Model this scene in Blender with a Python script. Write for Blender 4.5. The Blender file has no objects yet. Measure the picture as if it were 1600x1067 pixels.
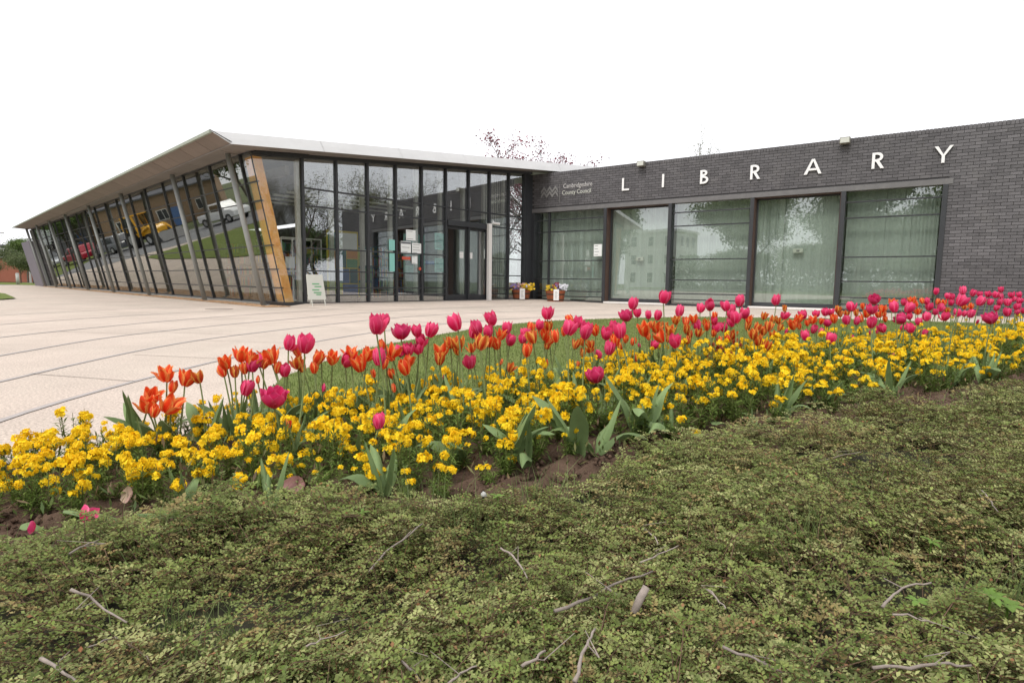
import bpy, math, random
import numpy as np
from mathutils import Vector, Matrix
SC = bpy.context.scene
random.seed(7)
rng = np.random.default_rng(7)

# ------------------------------------------------------------------ camera, sky, sun, exposure
cam_d = bpy.data.cameras.new('camera'); cam = bpy.data.objects.new('camera', cam_d)
SC.collection.objects.link(cam); SC.camera = cam
cam_d.sensor_width = 36.0; cam_d.lens = 20.25; cam_d.clip_start = 0.03; cam_d.clip_end = 2500
_r = Vector((0.99992093, 0.0012871, 0.01250942)); _f = Vector((0.0, 0.994748466, -0.102349834)); _u = _r.cross(_f)
_r.normalize(); _u.normalize()
cam.matrix_world = Matrix(((_r.x, _u.x, -_f.x, 0), (_r.y, _u.y, -_f.y, 0), (_r.z, _u.z, -_f.z, 0.66), (0, 0, 0, 1)))

W = bpy.data.worlds.new('World'); SC.world = W; W.use_nodes = True
nt = W.node_tree; nt.nodes.clear()
SUN_EL, SUN_AZ = 52.0, 215.0          # azimuth clockwise from +Y: behind the camera, to its left
sky = nt.nodes.new('ShaderNodeTexSky'); sky.sky_type = 'NISHITA'; sky.sun_disc = False
sky.sun_elevation = math.radians(SUN_EL); sky.sun_rotation = math.radians(SUN_AZ)
sky.air_density = 1.0; sky.dust_density = 4.0; sky.ozone_density = 1.0
bw = nt.nodes.new('ShaderNodeRGBToBW')
mx = nt.nodes.new('ShaderNodeMix'); mx.data_type = 'RGBA'; mx.inputs[0].default_value = 0.88
even = nt.nodes.new('ShaderNodeMix'); even.data_type = 'RGBA'; even.inputs[0].default_value = 0.7   # an even overcast layer
even.inputs[7].default_value = (10.4, 10.4, 10.7, 1)
bg = nt.nodes.new('ShaderNodeBackground'); bg.inputs[1].default_value = 0.12
wo = nt.nodes.new('ShaderNodeOutputWorld')
nt.links.new(sky.outputs[0], bw.inputs[0]); nt.links.new(sky.outputs[0], mx.inputs[6]); nt.links.new(bw.outputs[0], mx.inputs[7])
nt.links.new(mx.outputs[2], even.inputs[6]); nt.links.new(even.outputs[2], bg.inputs[0]); nt.links.new(bg.outputs[0], wo.inputs[0])

sun_d = bpy.data.lights.new('sun', 'SUN'); sun_d.energy = 1.3; sun_d.angle = math.radians(14); sun_d.color = (1.0, 0.96, 0.9)
sun = bpy.data.objects.new('sun', sun_d); SC.collection.objects.link(sun)
_sd = Vector((math.sin(math.radians(SUN_AZ)) * math.cos(math.radians(SUN_EL)), math.cos(math.radians(SUN_AZ)) * math.cos(math.radians(SUN_EL)), math.sin(math.radians(SUN_EL))))
sun.rotation_euler = _sd.to_track_quat('Z', 'Y').to_euler()

SC.view_settings.view_transform = 'Standard'; SC.view_settings.look = 'None'
SC.view_settings.exposure = 0.42; SC.view_settings.gamma = 1.0; SC.view_settings.use_curve_mapping = False
SC.render.engine = 'CYCLES'
SC.cycles.use_denoising = True
SC.cycles.max_bounces = 8; SC.cycles.transparent_max_bounces = 24; SC.cycles.glossy_bounces = 4; SC.cycles.diffuse_bounces = 3

# ------------------------------------------------------------------ helpers
COL = SC.collection
def put(o): COL.objects.link(o); return o
def tag(o, label=None, cat=None, group=None, kind=None):
    if label: o['label'] = label
    if cat: o['category'] = cat
    if group: o['group'] = group
    if kind: o['kind'] = kind
    return o
def empty(name, loc=(0, 0, 0), rz=0, parent=None, **k):
    o = put(bpy.data.objects.new(name, None)); o.empty_display_size = .1
    o.location = loc; o.rotation_euler = (0, 0, rz)
    if parent: o.parent = parent
    return tag(o, **k)

class MB:
    def __init__(s): s.v = []; s.f = []; s.m = []
    def add(s, vs, fs, m=0):
        b = len(s.v); s.v += [tuple(v) for v in vs]; s.f += [tuple(b + i for i in f) for f in fs]; s.m += [m] * len(fs); return s
    def hexa(s, c, m=0):   # c: 8 corners, bottom ring then top ring
        return s.add(c, [(3, 2, 1, 0), (4, 5, 6, 7), (0, 1, 5, 4), (1, 2, 6, 5), (2, 3, 7, 6), (3, 0, 4, 7)], m)
    def box(s, x0, x1, y0, y1, z0, z1, m=0):
        return s.hexa([(x0, y0, z0), (x1, y0, z0), (x1, y1, z0), (x0, y1, z0), (x0, y0, z1), (x1, y0, z1), (x1, y1, z1), (x0, y1, z1)], m)
    def fbox(s, F, s0, s1, o0, o1, z0, z1, m=0):   # box in a facade frame F(s, o, z), o outward
        return s.hexa([F(s0, o1, z0), F(s1, o1, z0), F(s1, o0, z0), F(s0, o0, z0), F(s0, o1, z1), F(s1, o1, z1), F(s1, o0, z1), F(s0, o0, z1)], m)
    def tube(s, pts, rads, n=8, cap=True, m=0):
        pts = [Vector(p) for p in pts]
        if not hasattr(rads, '__len__'): rads = [rads] * len(pts)
        b = len(s.v)
        for i, p in enumerate(pts):
            d = (pts[min(i + 1, len(pts) - 1)] - pts[max(i - 1, 0)]).normalized()
            a = d.cross(Vector((0, 0, 1)) if abs(d.z) < .95 else Vector((1, 0, 0))).normalized(); c = d.cross(a)
            for k in range(n):
                t = 2 * math.pi * k / n; q = p + (a * math.cos(t) + c * math.sin(t)) * rads[i]; s.v.append(tuple(q))
        for i in range(len(pts) - 1):
            for k in range(n):
                s.f.append((b + i * n + k, b + i * n + (k + 1) % n, b + (i + 1) * n + (k + 1) % n, b + (i + 1) * n + k)); s.m.append(m)
        if cap:
            s.f.append(tuple(b + k for k in range(n))[::-1]); s.m.append(m)
            e = b + (len(pts) - 1) * n; s.f.append(tuple(e + k for k in range(n))); s.m.append(m)
        return s
    def prism(s, poly, axis_fn, d0, d1, m=0):   # poly 2D (a,b), axis_fn(a,b,d)->xyz
        n = len(poly); vs = [axis_fn(a, b, d0) for a, b in poly] + [axis_fn(a, b, d1) for a, b in poly]
        fs = [tuple(range(n))[::-1], tuple(range(n, 2 * n))] + [(i, (i + 1) % n, n + (i + 1) % n, n + i) for i in range(n)]
        return s.add(vs, fs, m)
    def mesh(s, name, mats, smooth=False):
        me = bpy.data.meshes.new(name); me.from_pydata(s.v, [], s.f)
        for mt in (mats if isinstance(mats, (list, tuple)) else [mats]): me.materials.append(mt)
        if any(s.m): me.polygons.foreach_set('material_index', s.m)
        if smooth: me.polygons.foreach_set('use_smooth', [True] * len(s.f))
        me.update(); return me
    def build(s, name, mats, parent=None, smooth=False, bevel=0, **k):
        o = put(bpy.data.objects.new(name, s.mesh(name, mats, smooth)))
        if parent: o.parent = parent
        if bevel:
            b = o.modifiers.new('b', 'BEVEL'); b.width = bevel; b.segments = 2; b.limit_method = 'ANGLE'
        return tag(o, **k)
def inst(name, me, parent=None, loc=None, rot=None, scale=None, mw=None, **k):
    o = put(bpy.data.objects.new(name, me))
    if parent: o.parent = parent
    if mw is not None: o.matrix_local = mw
    if loc is not None: o.location = loc
    if rot is not None: o.rotation_euler = rot
    if scale is not None: o.scale = scale if hasattr(scale, '__len__') else (scale,) * 3
    return tag(o, **k)
def np_mesh(name, V, F, mats, colors=None, smooth=False):
    """V (n,3), F (m,k) arrays of equal-size faces"""
    me = bpy.data.meshes.new(name); V = np.asarray(V, np.float32); F = np.asarray(F, np.int32)
    me.vertices.add(len(V)); me.vertices.foreach_set('co', V.ravel())
    k = F.shape[1]; me.loops.add(F.size); me.loops.foreach_set('vertex_index', F.ravel())
    me.polygons.add(len(F)); me.polygons.foreach_set('loop_start', np.arange(0, F.size, k, dtype=np.int32))
    me.polygons.foreach_set('loop_total', np.full(len(F), k, np.int32))
    if smooth: me.polygons.foreach_set('use_smooth', np.ones(len(F), bool))
    for mt in (mats if isinstance(mats, (list, tuple)) else [mats]): me.materials.append(mt)
    if colors is not None:
        a = me.color_attributes.new('tone', 'FLOAT_COLOR', 'POINT'); c = np.ones((len(V), 4), np.float32); c[:, :3] = colors
        a.data.foreach_set('color', c.ravel())
    me.update(calc_edges=True); me.validate(); return me

# ------------------------------------------------------------------ materials
def mat(name, col, rough=.7, metal=0, spec=.4, var=0, vscale=5, hue=None, bump=0, bscale=60, rnd=0, isl=0, trans=0, speck=0, sscale=160, coat=0, detail=6, wear=0, wearcol=None, wscale=2.5):
    m = bpy.data.materials.new(name); m.use_nodes = True; N = m.node_tree; L = N.links; b = N.nodes['Principled BSDF']
    b.inputs['Roughness'].default_value = rough; b.inputs['Metallic'].default_value = metal
    b.inputs['Specular IOR Level'].default_value = spec; b.inputs['Coat Weight'].default_value = coat
    tc = N.nodes.new('ShaderNodeTexCoord'); geo = N.nodes.new('ShaderNodeNewGeometry')
    rgb = N.nodes.new('ShaderNodeRGB'); rgb.outputs[0].default_value = (*col, 1); cur = rgb.outputs[0]
    def mixc(fac, c2, blend='MIX'):
        nonlocal cur
        x = N.nodes.new('ShaderNodeMix'); x.data_type = 'RGBA'; x.blend_type = blend
        if isinstance(fac, float): x.inputs[0].default_value = fac
        else: L.new(fac, x.inputs[0])
        L.new(cur, x.inputs[6])
        if isinstance(c2, tuple): x.inputs[7].default_value = (*c2, 1)
        else: L.new(c2, x.inputs[7])
        cur = x.outputs[2]
    if hue is not None:
        n = N.nodes.new('ShaderNodeTexNoise'); n.inputs['Scale'].default_value = vscale * .6; n.inputs['Detail'].default_value = detail
        L.new(geo.outputs['Position'], n.inputs['Vector'])
        r = N.nodes.new('ShaderNodeMapRange'); r.inputs[1].default_value = .35; r.inputs[2].default_value = .65; L.new(n.outputs[0], r.inputs[0])
        mixc(r.outputs[0], hue)
    def hsv(fac_socket, amt):
        nonlocal cur
        h = N.nodes.new('ShaderNodeHueSaturation'); r = N.nodes.new('ShaderNodeMapRange')
        r.inputs[3].default_value = 1 - amt; r.inputs[4].default_value = 1 + amt
        L.new(fac_socket, r.inputs[0]); L.new(r.outputs[0], h.inputs['Value']); L.new(cur, h.inputs['Color']); cur = h.outputs[0]
    if var:
        n = N.nodes.new('ShaderNodeTexNoise'); n.inputs['Scale'].default_value = vscale; n.inputs['Detail'].default_value = detail; n.inputs['Roughness'].default_value = .65
        L.new(geo.outputs['Position'], n.inputs['Vector']); hsv(n.outputs[0], var * 2)
    if speck:
        n = N.nodes.new('ShaderNodeTexNoise'); n.inputs['Scale'].default_value = sscale; n.inputs['Detail'].default_value = 3; n.inputs['Roughness'].default_value = .8
        L.new(geo.outputs['Position'], n.inputs['Vector']); hsv(n.outputs[0], speck * 2)
    if rnd:
        oi = N.nodes.new('ShaderNodeObjectInfo'); hsv(oi.outputs['Random'], rnd)
    if isl: hsv(geo.outputs['Random Per Island'], isl)
    if wear:
        n = N.nodes.new('ShaderNodeTexNoise'); n.inputs['Scale'].default_value = wscale; n.inputs['Detail'].default_value = 8; n.inputs['Roughness'].default_value = .7
        L.new(geo.outputs['Position'], n.inputs['Vector'])
        r = N.nodes.new('ShaderNodeMapRange'); r.inputs[1].default_value = .52; r.inputs[2].default_value = .72; r.inputs[4].default_value = wear
        L.new(n.outputs[0], r.inputs[0]); mixc(r.outputs[0], wearcol or (.1, .1, .1))
    L.new(cur, b.inputs['Base Color'])
    if bump:
        n = N.nodes.new('ShaderNodeTexNoise'); n.inputs['Scale'].default_value = bscale; n.inputs['Detail'].default_value = 5
        L.new(geo.outputs['Position'], n.inputs['Vector'])
        bp = N.nodes.new('ShaderNodeBump'); bp.inputs['Strength'].default_value = bump; bp.inputs['Distance'].default_value = .01
        L.new(n.outputs[0], bp.inputs['Height']); L.new(bp.outputs[0], b.inputs['Normal'])
    if trans:   # thin leaf or petal: some light comes through
        t = N.nodes.new('ShaderNodeBsdfTranslucent'); L.new(cur, t.inputs[0]); x = N.nodes.new('ShaderNodeMixShader'); x.inputs[0].default_value = trans
        L.new(b.outputs[0], x.inputs[1]); L.new(t.outputs[0], x.inputs[2]); L.new(x.outputs[0], N.nodes['Material Output'].inputs[0])
    return m
def tone_mat(name, rough=.6, trans=.25, spec=.3):
    m = mat(name, (1, 1, 1), rough, spec=spec); N = m.node_tree; b = N.nodes['Principled BSDF']
    a = N.nodes.new('ShaderNodeVertexColor'); a.layer_name = 'tone'; N.links.new(a.outputs[0], b.inputs['Base Color'])
    t = N.nodes.new('ShaderNodeBsdfTranslucent'); N.links.new(a.outputs[0], t.inputs[0]); x = N.nodes.new('ShaderNodeMixShader'); x.inputs[0].default_value = trans
    N.links.new(b.outputs[0], x.inputs[1]); N.links.new(t.outputs[0], x.inputs[2]); N.links.new(x.outputs[0], N.nodes['Material Output'].inputs[0])
    return m
def glass_mat(name, tint, f0, wave=.0, refl=(.93, .95, .97)):
    m = bpy.data.materials.new(name); m.use_nodes = True; N = m.node_tree; L = N.links; N.nodes.remove(N.nodes['Principled BSDF'])
    lw = N.nodes.new('ShaderNodeLayerWeight'); lw.inputs['Blend'].default_value = .5
    p = N.nodes.new('ShaderNodeMath'); p.operation = 'POWER'; p.inputs[1].default_value = 4.0; L.new(lw.outputs['Facing'], p.inputs[0])
    r = N.nodes.new('ShaderNodeMapRange'); r.inputs[3].default_value = f0; r.inputs[4].default_value = .97; L.new(p.outputs[0], r.inputs[0])
    t = N.nodes.new('ShaderNodeBsdfTransparent'); t.inputs[0].default_value = (*tint, 1)
    g = N.nodes.new('ShaderNodeBsdfGlossy'); g.inputs['Roughness'].default_value = .0; g.inputs[0].default_value = (*refl, 1)
    if wave:
        geo = N.nodes.new('ShaderNodeNewGeometry'); oi = N.nodes.new('ShaderNodeObjectInfo')
        n = N.nodes.new('ShaderNodeTexNoise'); n.noise_dimensions = '4D'; n.inputs['Scale'].default_value = .9; n.inputs['Detail'].default_value = 1; L.new(geo.outputs['Position'], n.inputs['Vector'])
        L.new(oi.outputs['Random'], n.inputs['W'])
        bp = N.nodes.new('ShaderNodeBump'); bp.inputs['Strength'].default_value = wave; bp.inputs['Distance'].default_value = .02
        L.new(n.outputs[0], bp.inputs['Height']); L.new(bp.outputs[0], g.inputs['Normal'])
    x = N.nodes.new('ShaderNodeMixShader'); L.new(r.outputs[0], x.inputs[0]); L.new(t.outputs[0], x.inputs[1]); L.new(g.outputs[0], x.inputs[2])
    L.new(x.outputs[0], N.nodes['Material Output'].inputs[0]); return m

M = dict(
 paving=mat('paving', (.53, .445, .38), .9, spec=.15, var=.14, vscale=.8, speck=.5, sscale=75, hue=(.50, .43, .365), bump=.5, bscale=90, wear=.42, wearcol=(.38, .32, .275), wscale=.9),
 band=mat('band', (.38, .345, .325), .85, var=.12, vscale=14, bump=.3, bscale=120, wear=.3, wearcol=(.45, .39, .35), wscale=6),
 joint=mat('joint', (.33, .28, .24), .9),
 soil=mat('soil', (.085, .052, .036), .95, spec=.15, var=.25, vscale=22, bump=.9, bscale=90, hue=(.13, .085, .06)),
 gravel=mat('gravel', (.42, .27, .16), .9, isl=.45, spec=.2),
 lawn=mat('lawn', (.13, .17, .045), .95, spec=.1, var=.15, vscale=6, hue=(.16, .19, .06), bump=.6, bscale=200),
 asphalt=mat('asphalt', (.20, .20, .205), .9, var=.08, vscale=2, bump=.3, bscale=150),
 field=mat('field', (.10, .12, .045), .95, var=.2, vscale=.2),
 brick=mat('brick', (.112, .106, .111), .62, spec=.45, var=.10, vscale=9, rnd=.24, isl=.20, bump=.35, bscale=140, wear=.35, wearcol=(.20, .19, .185), wscale=1.7),
 mortar=mat('mortar', (.05, .048, .05), .95, var=.2, vscale=12),
 steel=mat('steel', (.032, .034, .038), .45, metal=.0, spec=.5, var=.15, vscale=8),
 lintel=mat('lintel', (.14, .135, .135), .5, spec=.5, var=.12, vscale=5, wear=.3, wearcol=(.2, .19, .18)),
 column=mat('column', (.27, .28, .27), .5, spec=.5, var=.06, vscale=6, wear=.25, wearcol=(.24, .24, .22), wscale=4),
 zinc=mat('zinc', (.54, .535, .53), .42, metal=.0, spec=.5, var=.05, vscale=1.3, bump=.3, bscale=2.2, wear=.3, wearcol=(.40, .395, .39), wscale=1.1),
 dripedge=mat('dripedge', (.30, .33, .27), .6, var=.15, vscale=6),
 soffit=mat('soffit', (.20, .158, .132), .6, spec=.35, var=.06, vscale=3, rnd=.07, wear=.35, wearcol=(.19, .155, .13), wscale=2),
 soffit_pale=mat('soffit_pale', (.22, .195, .175), .6, var=.06, vscale=3, rnd=.05),
 timber=mat('timber', (.78, .36, .09), .55, spec=.3, var=.12, vscale=7, hue=(.82, .46, .15), rnd=.03),
 jamb=mat('jamb', (.085, .048, .036), .5, var=.1),
 cream=mat('cream', (.56, .56, .50), .55, var=.03),
 whitepaint=mat('whitepaint', (.78, .75, .72), .5, var=.03, wear=.2, wearcol=(.6, .56, .5), wscale=5),
 white=mat('white', (.80, .79, .77), .5, var=.02),
 letter=mat('letter', (.82, .81, .80), .4, spec=.5),
 signgrey=mat('signgrey', (.20, .195, .19), .5, var=.05),
 blind=mat('blind', (.52, .565, .52), .8, rnd=.05, trans=.2),
 floor_in=mat('floor_in', (.17, .16, .15), .6, var=.08, vscale=2),
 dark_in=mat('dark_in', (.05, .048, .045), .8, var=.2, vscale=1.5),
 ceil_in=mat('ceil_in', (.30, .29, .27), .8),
 shelf=mat('shelf', (.22, .21, .20), .6),
 paper=mat('paper', (.78, .80, .78), .7), print=mat('print', (.12, .13, .14), .7), aqua=mat('aqua', (.25, .56, .50), .7),
 redp=mat('redp', (.55, .09, .05), .6), greenp=mat('greenp', (.13, .36, .17), .6), bluep=mat('bluep', (.10, .19, .42), .6), yellowp=mat('yellowp', (.62, .50, .06), .6),
 orangep=mat('orangep', (.62, .27, .06), .6), tealp=mat('tealp', (.04, .16, .17), .6), limep=mat('limep', (.38, .5, .12), .6),
 barrel=mat('barrel', (.30, .085, .035), .6, var=.2, vscale=14, rnd=.15), hoop=mat('hoop', (.075, .045, .03), .5), 
 p_yellow=mat('p_yellow', (.75, .50, .02), .6, rnd=.1, trans=.2), p_violet=mat('p_violet', (.32, .22, .5), .6, rnd=.2, trans=.2), p_white=mat('p_white', (.72, .72, .76), .6, trans=.2),
 p_maroon=mat('p_maroon', (.16, .02, .03), .6), p_pinky=mat('p_pinky', (.6, .33, .33), .6, trans=.2),
 stem=mat('stem', (.20, .255, .10), .6, spec=.3, rnd=.12), 
 tleaf=mat('tleaf', (.19, .27, .11), .55, spec=.25, rnd=.22, var=.08, vscale=30, trans=.22),
 wleaf=mat('wleaf', (.14, .205, .045), .65, spec=.12, rnd=.15, isl=.28, trans=.25),
 wstem=mat('wstem', (.13, .14, .045), .7, isl=.2),
 twig=mat('twig', (.27, .225, .195), .9, var=.3, vscale=60, rnd=.2), twig_red=mat('twig_red', (.22, .09, .055), .7, rnd=.2),
 bark=mat('bark', (.12, .10, .08), .9, var=.2, vscale=8), redbrick=mat('redbrick', (.36, .13, .085), .85, rnd=.12, isl=.12, var=.08, vscale=3),
 brownbrick=mat('brownbrick', (.30, .20, .13), .85, var=.12, vscale=1.2), slate=mat('slate', (.13, .13, .145), .7, var=.1), stucco=mat('stucco', (.70, .70, .68), .8, var=.04),
 greywall=mat('greywall', (.30, .31, .33), .8), winglass=mat('winglass', (.045, .05, .055), .1, spec=.8), concrete=mat('concrete', (.42, .42, .39), .85, var=.08, vscale=8),
 endwall=mat('endwall', (.17, .155, .175), .8, var=.08, vscale=4),
 jcb=mat('jcb', (.72, .38, .02), .4, coat=.3, var=.05), tyre=mat('tyre', (.02, .02, .02), .85), rim=mat('rim', (.45, .45, .46), .4, metal=.6),
 carred=mat('carred', (.36, .01, .03), .3, coat=.6), cargrey=mat('cargrey', (.16, .17, .19), .35, coat=.6), carwhite=mat('carwhite', (.75, .76, .76), .35, coat=.5), carsilver=mat('carsilver', (.42, .44, .46), .3, metal=.4, coat=.5),
 lamp=mat('lamp', (.20, .19, .16), .5), lens=mat('lens', (.55, .56, .50), .25, spec=.7), kerb=mat('kerb', (.47, .43, .39), .9, var=.06, vscale=3),
 weed=mat('weed', (.16, .27, .045), .6, rnd=.15, trans=.3), petal_dead=mat('petal_dead', (.42, .22, .20), .6, trans=.3), hose=mat('hose', (.2, .2, .2), .5),
)
def petal_mat(name, base, tip, edge, edge_pos=.55, rnd=.12, streak=.3, flame=None):
    """petal colour by the petal's own length (UV v) and distance from its midrib (UV u)"""
    m = mat(name, base, .42, spec=.35, rnd=rnd, trans=.28); N = m.node_tree; L = N.links
    b = N.nodes['Principled BSDF']; t = [n for n in N.nodes if n.bl_idname == 'ShaderNodeBsdfTranslucent'][0]
    src = b.inputs['Base Color'].links[0].from_socket
    uv = N.nodes.new('ShaderNodeTexCoord'); sx = N.nodes.new('ShaderNodeSeparateXYZ'); L.new(uv.outputs['UV'], sx.inputs[0])
    def ramp(sock, a, c):
        r = N.nodes.new('ShaderNodeMapRange'); r.interpolation_type = 'SMOOTHSTEP'; r.inputs[1].default_value = a; r.inputs[2].default_value = c; L.new(sock, r.inputs[0]); return r.outputs[0]
    def mixc(fac, a, c):
        x = N.nodes.new('ShaderNodeMix'); x.data_type = 'RGBA'; L.new(fac, x.inputs[0]); L.new(a, x.inputs[6]); x.inputs[7].default_value = (*c, 1); return x.outputs[2]
    cur = mixc(ramp(sx.outputs[1], .25, .95), src, tip)
    n = N.nodes.new('ShaderNodeTexNoise'); n.inputs['Scale'].default_value = 1; n.inputs['Detail'].default_value = 3
    mp = N.nodes.new('ShaderNodeMapping'); mp.inputs['Scale'].default_value = (16, 1.6, 1); L.new(uv.outputs['UV'], mp.inputs[0])
    oi = N.nodes.new('ShaderNodeObjectInfo'); cx = N.nodes.new('ShaderNodeCombineXYZ'); ml = N.nodes.new('ShaderNodeMath'); ml.operation = 'MULTIPLY'; ml.inputs[1].default_value = 50
    L.new(oi.outputs['Random'], ml.inputs[0]); L.new(ml.outputs[0], cx.inputs[2]); L.new(cx.outputs[0], mp.inputs['Location']); L.new(mp.outputs[0], n.inputs['Vector'])
    ab = N.nodes.new('ShaderNodeMath'); ab.operation = 'ABSOLUTE'; sb = N.nodes.new('ShaderNodeMath'); sb.inputs[1].default_value = .5; sb.operation = 'SUBTRACT'
    L.new(sx.outputs[0], sb.inputs[0]); L.new(sb.outputs[0], ab.inputs[0])
    ad = N.nodes.new('ShaderNodeMath'); ad.operation = 'MULTIPLY_ADD'; ad.inputs[1].default_value = streak * 2; L.new(n.outputs[0], ad.inputs[0]); L.new(ab.outputs[0], ad.inputs[2])
    s2 = N.nodes.new('ShaderNodeMath'); s2.operation = 'SUBTRACT'; s2.inputs[1].default_value = streak; L.new(ad.outputs[0], s2.inputs[0])
    cur = mixc(ramp(s2.outputs[0], edge_pos * .5, .5), cur, edge)
    L.new(cur, b.inputs['Base Color']); L.new(cur, t.inputs[0]); return m
M['pink'] = petal_mat('pink', (.68, .014, .10), (.84, .070, .21), (.86, .13, .28))
M['pinkd'] = petal_mat('pinkd', (.60, .010, .10), (.74, .05, .19), (.80, .11, .27))
M['orange'] = petal_mat('orange', (.78, .04, .012), (.84, .075, .018), (.95, .42, .12), .30, streak=.45)
M['flame'] = petal_mat('flame', (.50, .03, .012), (.66, .10, .02), (.90, .50, .10), .25, streak=.4)
M['wf'] = mat('wf', (.93, .60, .012), .6, spec=.15, rnd=.09, isl=.16, trans=.26, hue=(.95, .72, .03), vscale=40)
M['cot'] = tone_mat('cot', .7, .18, .10); M['grassblade'] = tone_mat('grassblade', .6, .25); M['leafy'] = tone_mat('leafy', .6, .3)
M['glassL'] = glass_mat('glassL', (.80, .83, .81), .26, .07, (.80, .80, .77))
M['glassE'] = glass_mat('glassE', (.93, .95, .94), .22, .05)
M['glassC'] = glass_mat('glassC', (.95, .96, .95), .07, .03)
M['glassR'] = glass_mat('glassR', (.93, .96, .94), .135, .05)

# ------------------------------------------------------------------ frames of the three facades (metres, camera foot at the origin)
RA, RU = (6.6633, 16.7102), (.81684, -.57686)
EA, EU = (.6303, 20.9707), (.67146, .74104)
LA, LU, LV, LN = (-5.566, 14.132), (-.7218, .6921), (-.1417, -.1478), (-.6921, -.7218)
def RP(s, o, z): return (RA[0] + RU[0] * s + RU[1] * o, RA[1] + RU[1] * s - RU[0] * o, z)
def EP(s, o, z): return (EA[0] + EU[0] * s + EU[1] * o, EA[1] + EU[1] * s - EU[0] * o, z)
def LP(s, o, z): return (LA[0] + LU[0] * s + LV[0] * z + LN[0] * o, LA[1] + LU[1] * s + LV[1] * z + LN[1] * o, z)
# ------------------------------------------------------------------ ground, plaza, lawns, road
g = MB(); n_ = 40
g.add([(-900, -900, -.06), (900, -900, -.06), (900, 900, -.06), (-900, 900, -.06)], [(0, 1, 2, 3)])
g.build('ground', M['field'], kind='structure')
# polylines on the ground (metres)
FRONT = [(-2.4, 1.1), (-1.7, 1.3), (-1.25, 1.38), (-.95, 1.42), (-.73, 1.48), (-.33, 1.58), (-.09, 1.66), (.12, 1.8), (.45, 2.05), (1.0, 2.25), (1.87, 2.8), (2.75, 3.25), (3.1, 3.5), (4, 4.15), (6, 5.6), (10, 8.4)]
BACK = [(-2.4, 1.62), (-1.85, 1.75), (-1.55, 2.0), (-1.15, 2.5), (-.6, 2.75), (0, 3.0), (.4, 3.35), (1.8, 4.15), (3, 4.75), (4.9, 5.75), (7, 7.2), (10, 9.6)]
def interp(pl, x): return float(np.interp(x, [p[0] for p in pl], [p[1] for p in pl]))
LAWN = [(-1.15, 2.5), (-1.36, 3.1), (-1.53, 3.8), (-1.5, 4.5), (-1.42, 5.38), (-1.13, 6.31), (-.81, 7.22), (-.37, 8.32), (.1, 9.1), (.6, 9.75), (1.37, 10.35), (2.39, 11.0), (3.84, 11.6), (6.3, 11.6), (9, 10.6), (12, 10.2)]
def flat(name, poly, z, m, **k):
    return MB().add([(x, y, z) for x, y in poly], [tuple(range(len(poly)))]).build(name, m, **k)
plaza = flat('plaza_paving', [(-34.5, 36), (-32, 10), (-30, -6), (-2.4, -6), (-2.4, 1.1), (-1.7, 1.3), (-1.3, 1.45), (-1.25, 2.3), (0, 3), (1.8, 4.1), (4.9, 5.7), (10, 9.4), (16, 9), (20, 12), (3, 26), (-20, 42), (-37, 50), (-39, 46)], 0, M['paving'], kind='structure')
LAWN_POLY = LAWN + [(12, 9.9), (10, 9.6), (7, 7.2), (4.9, 5.75), (3, 4.75), (1.8, 4.15), (.4, 3.35), (0, 3.0), (-.6, 2.75)]
lawn = flat('lawn', LAWN_POLY, .012, M['lawn'], kind='structure')
# low timber-free mown edge: kerb strip between lawn and paving
flat('side_lawn', [(-14.3, 16.6), (-18.1, 20.6), (-21, 23.2), (-27, 28.6), (-31, 31.6), (-32.6, 28), (-33.4, 24.0), (-32, 18), (-30, 14), (-24, 13.2), (-18, 14.2), (-13.9, 15.7)], .03, M['lawn'], kind='structure')
road = flat('road', [(-34.8, 37), (-33.6, 30), (-34.2, 22), (-35, -30), (-47, -30), (-47, 36), (-50, 66), (-43, 66)], .004, M['asphalt'], kind='structure')
def ribbon(pts, w, z, m, name, parent, sub=6):
    P = []
    for i in range(len(pts) - 1):
        p0 = pts[max(i - 1, 0)]; p1 = pts[i]; p2 = pts[i + 1]; p3 = pts[min(i + 2, len(pts) - 1)]
        for k in range(sub):
            t = k / sub; P.append([.5 * ((2 * p1[j]) + (-p0[j] + p2[j]) * t + (2 * p0[j] - 5 * p1[j] + 4 * p2[j] - p3[j]) * t * t + (-p0[j] + 3 * p1[j] - 3 * p2[j] + p3[j]) * t ** 3) for j in (0, 1)])
    P.append(list(pts[-1])); V = []; Fc = []
    for i, p in enumerate(P):
        a = P[max(i - 1, 0)]; b = P[min(i + 1, len(P) - 1)]; d = Vector((b[0] - a[0], b[1] - a[1])).normalized()
        ww = w * (1 + .12 * math.sin(i * 1.7) * math.sin(i * .53))
        V += [(p[0] - d.y * ww / 2, p[1] + d.x * ww / 2, z), (p[0] + d.y * ww / 2, p[1] - d.x * ww / 2, z)]
        if i: Fc.append((2 * i - 2, 2 * i - 1, 2 * i + 1, 2 * i))
    return MB().add(V, Fc).build(name, m, parent)
L1 = [(-1.9, 1.2), (-2.2, 2.0), (-2.33, 2.57), (-2.39, 3.1), (-2.4, 3.85), (-2.35, 4.75), (-2.23, 5.45), (-1.9, 6.9), (-1.23, 8.6), (-.4, 9.95), (.8, 11.2), (2.4, 12.3), (4.2, 13.0), (6.5, 13.1), (9, 12.2)]
L2 = [(-2.8, 1.4), (-3.1, 2.7), (-3.2, 3.56), (-3.3, 4.3), (-3.38, 5.3), (-3.3, 6.4), (-2.79, 8.33), (-2.2, 10), (-1.3, 11.6), (0, 12.95), (1.6, 14.1), (3.4, 14.8), (5.6, 15)]
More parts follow.
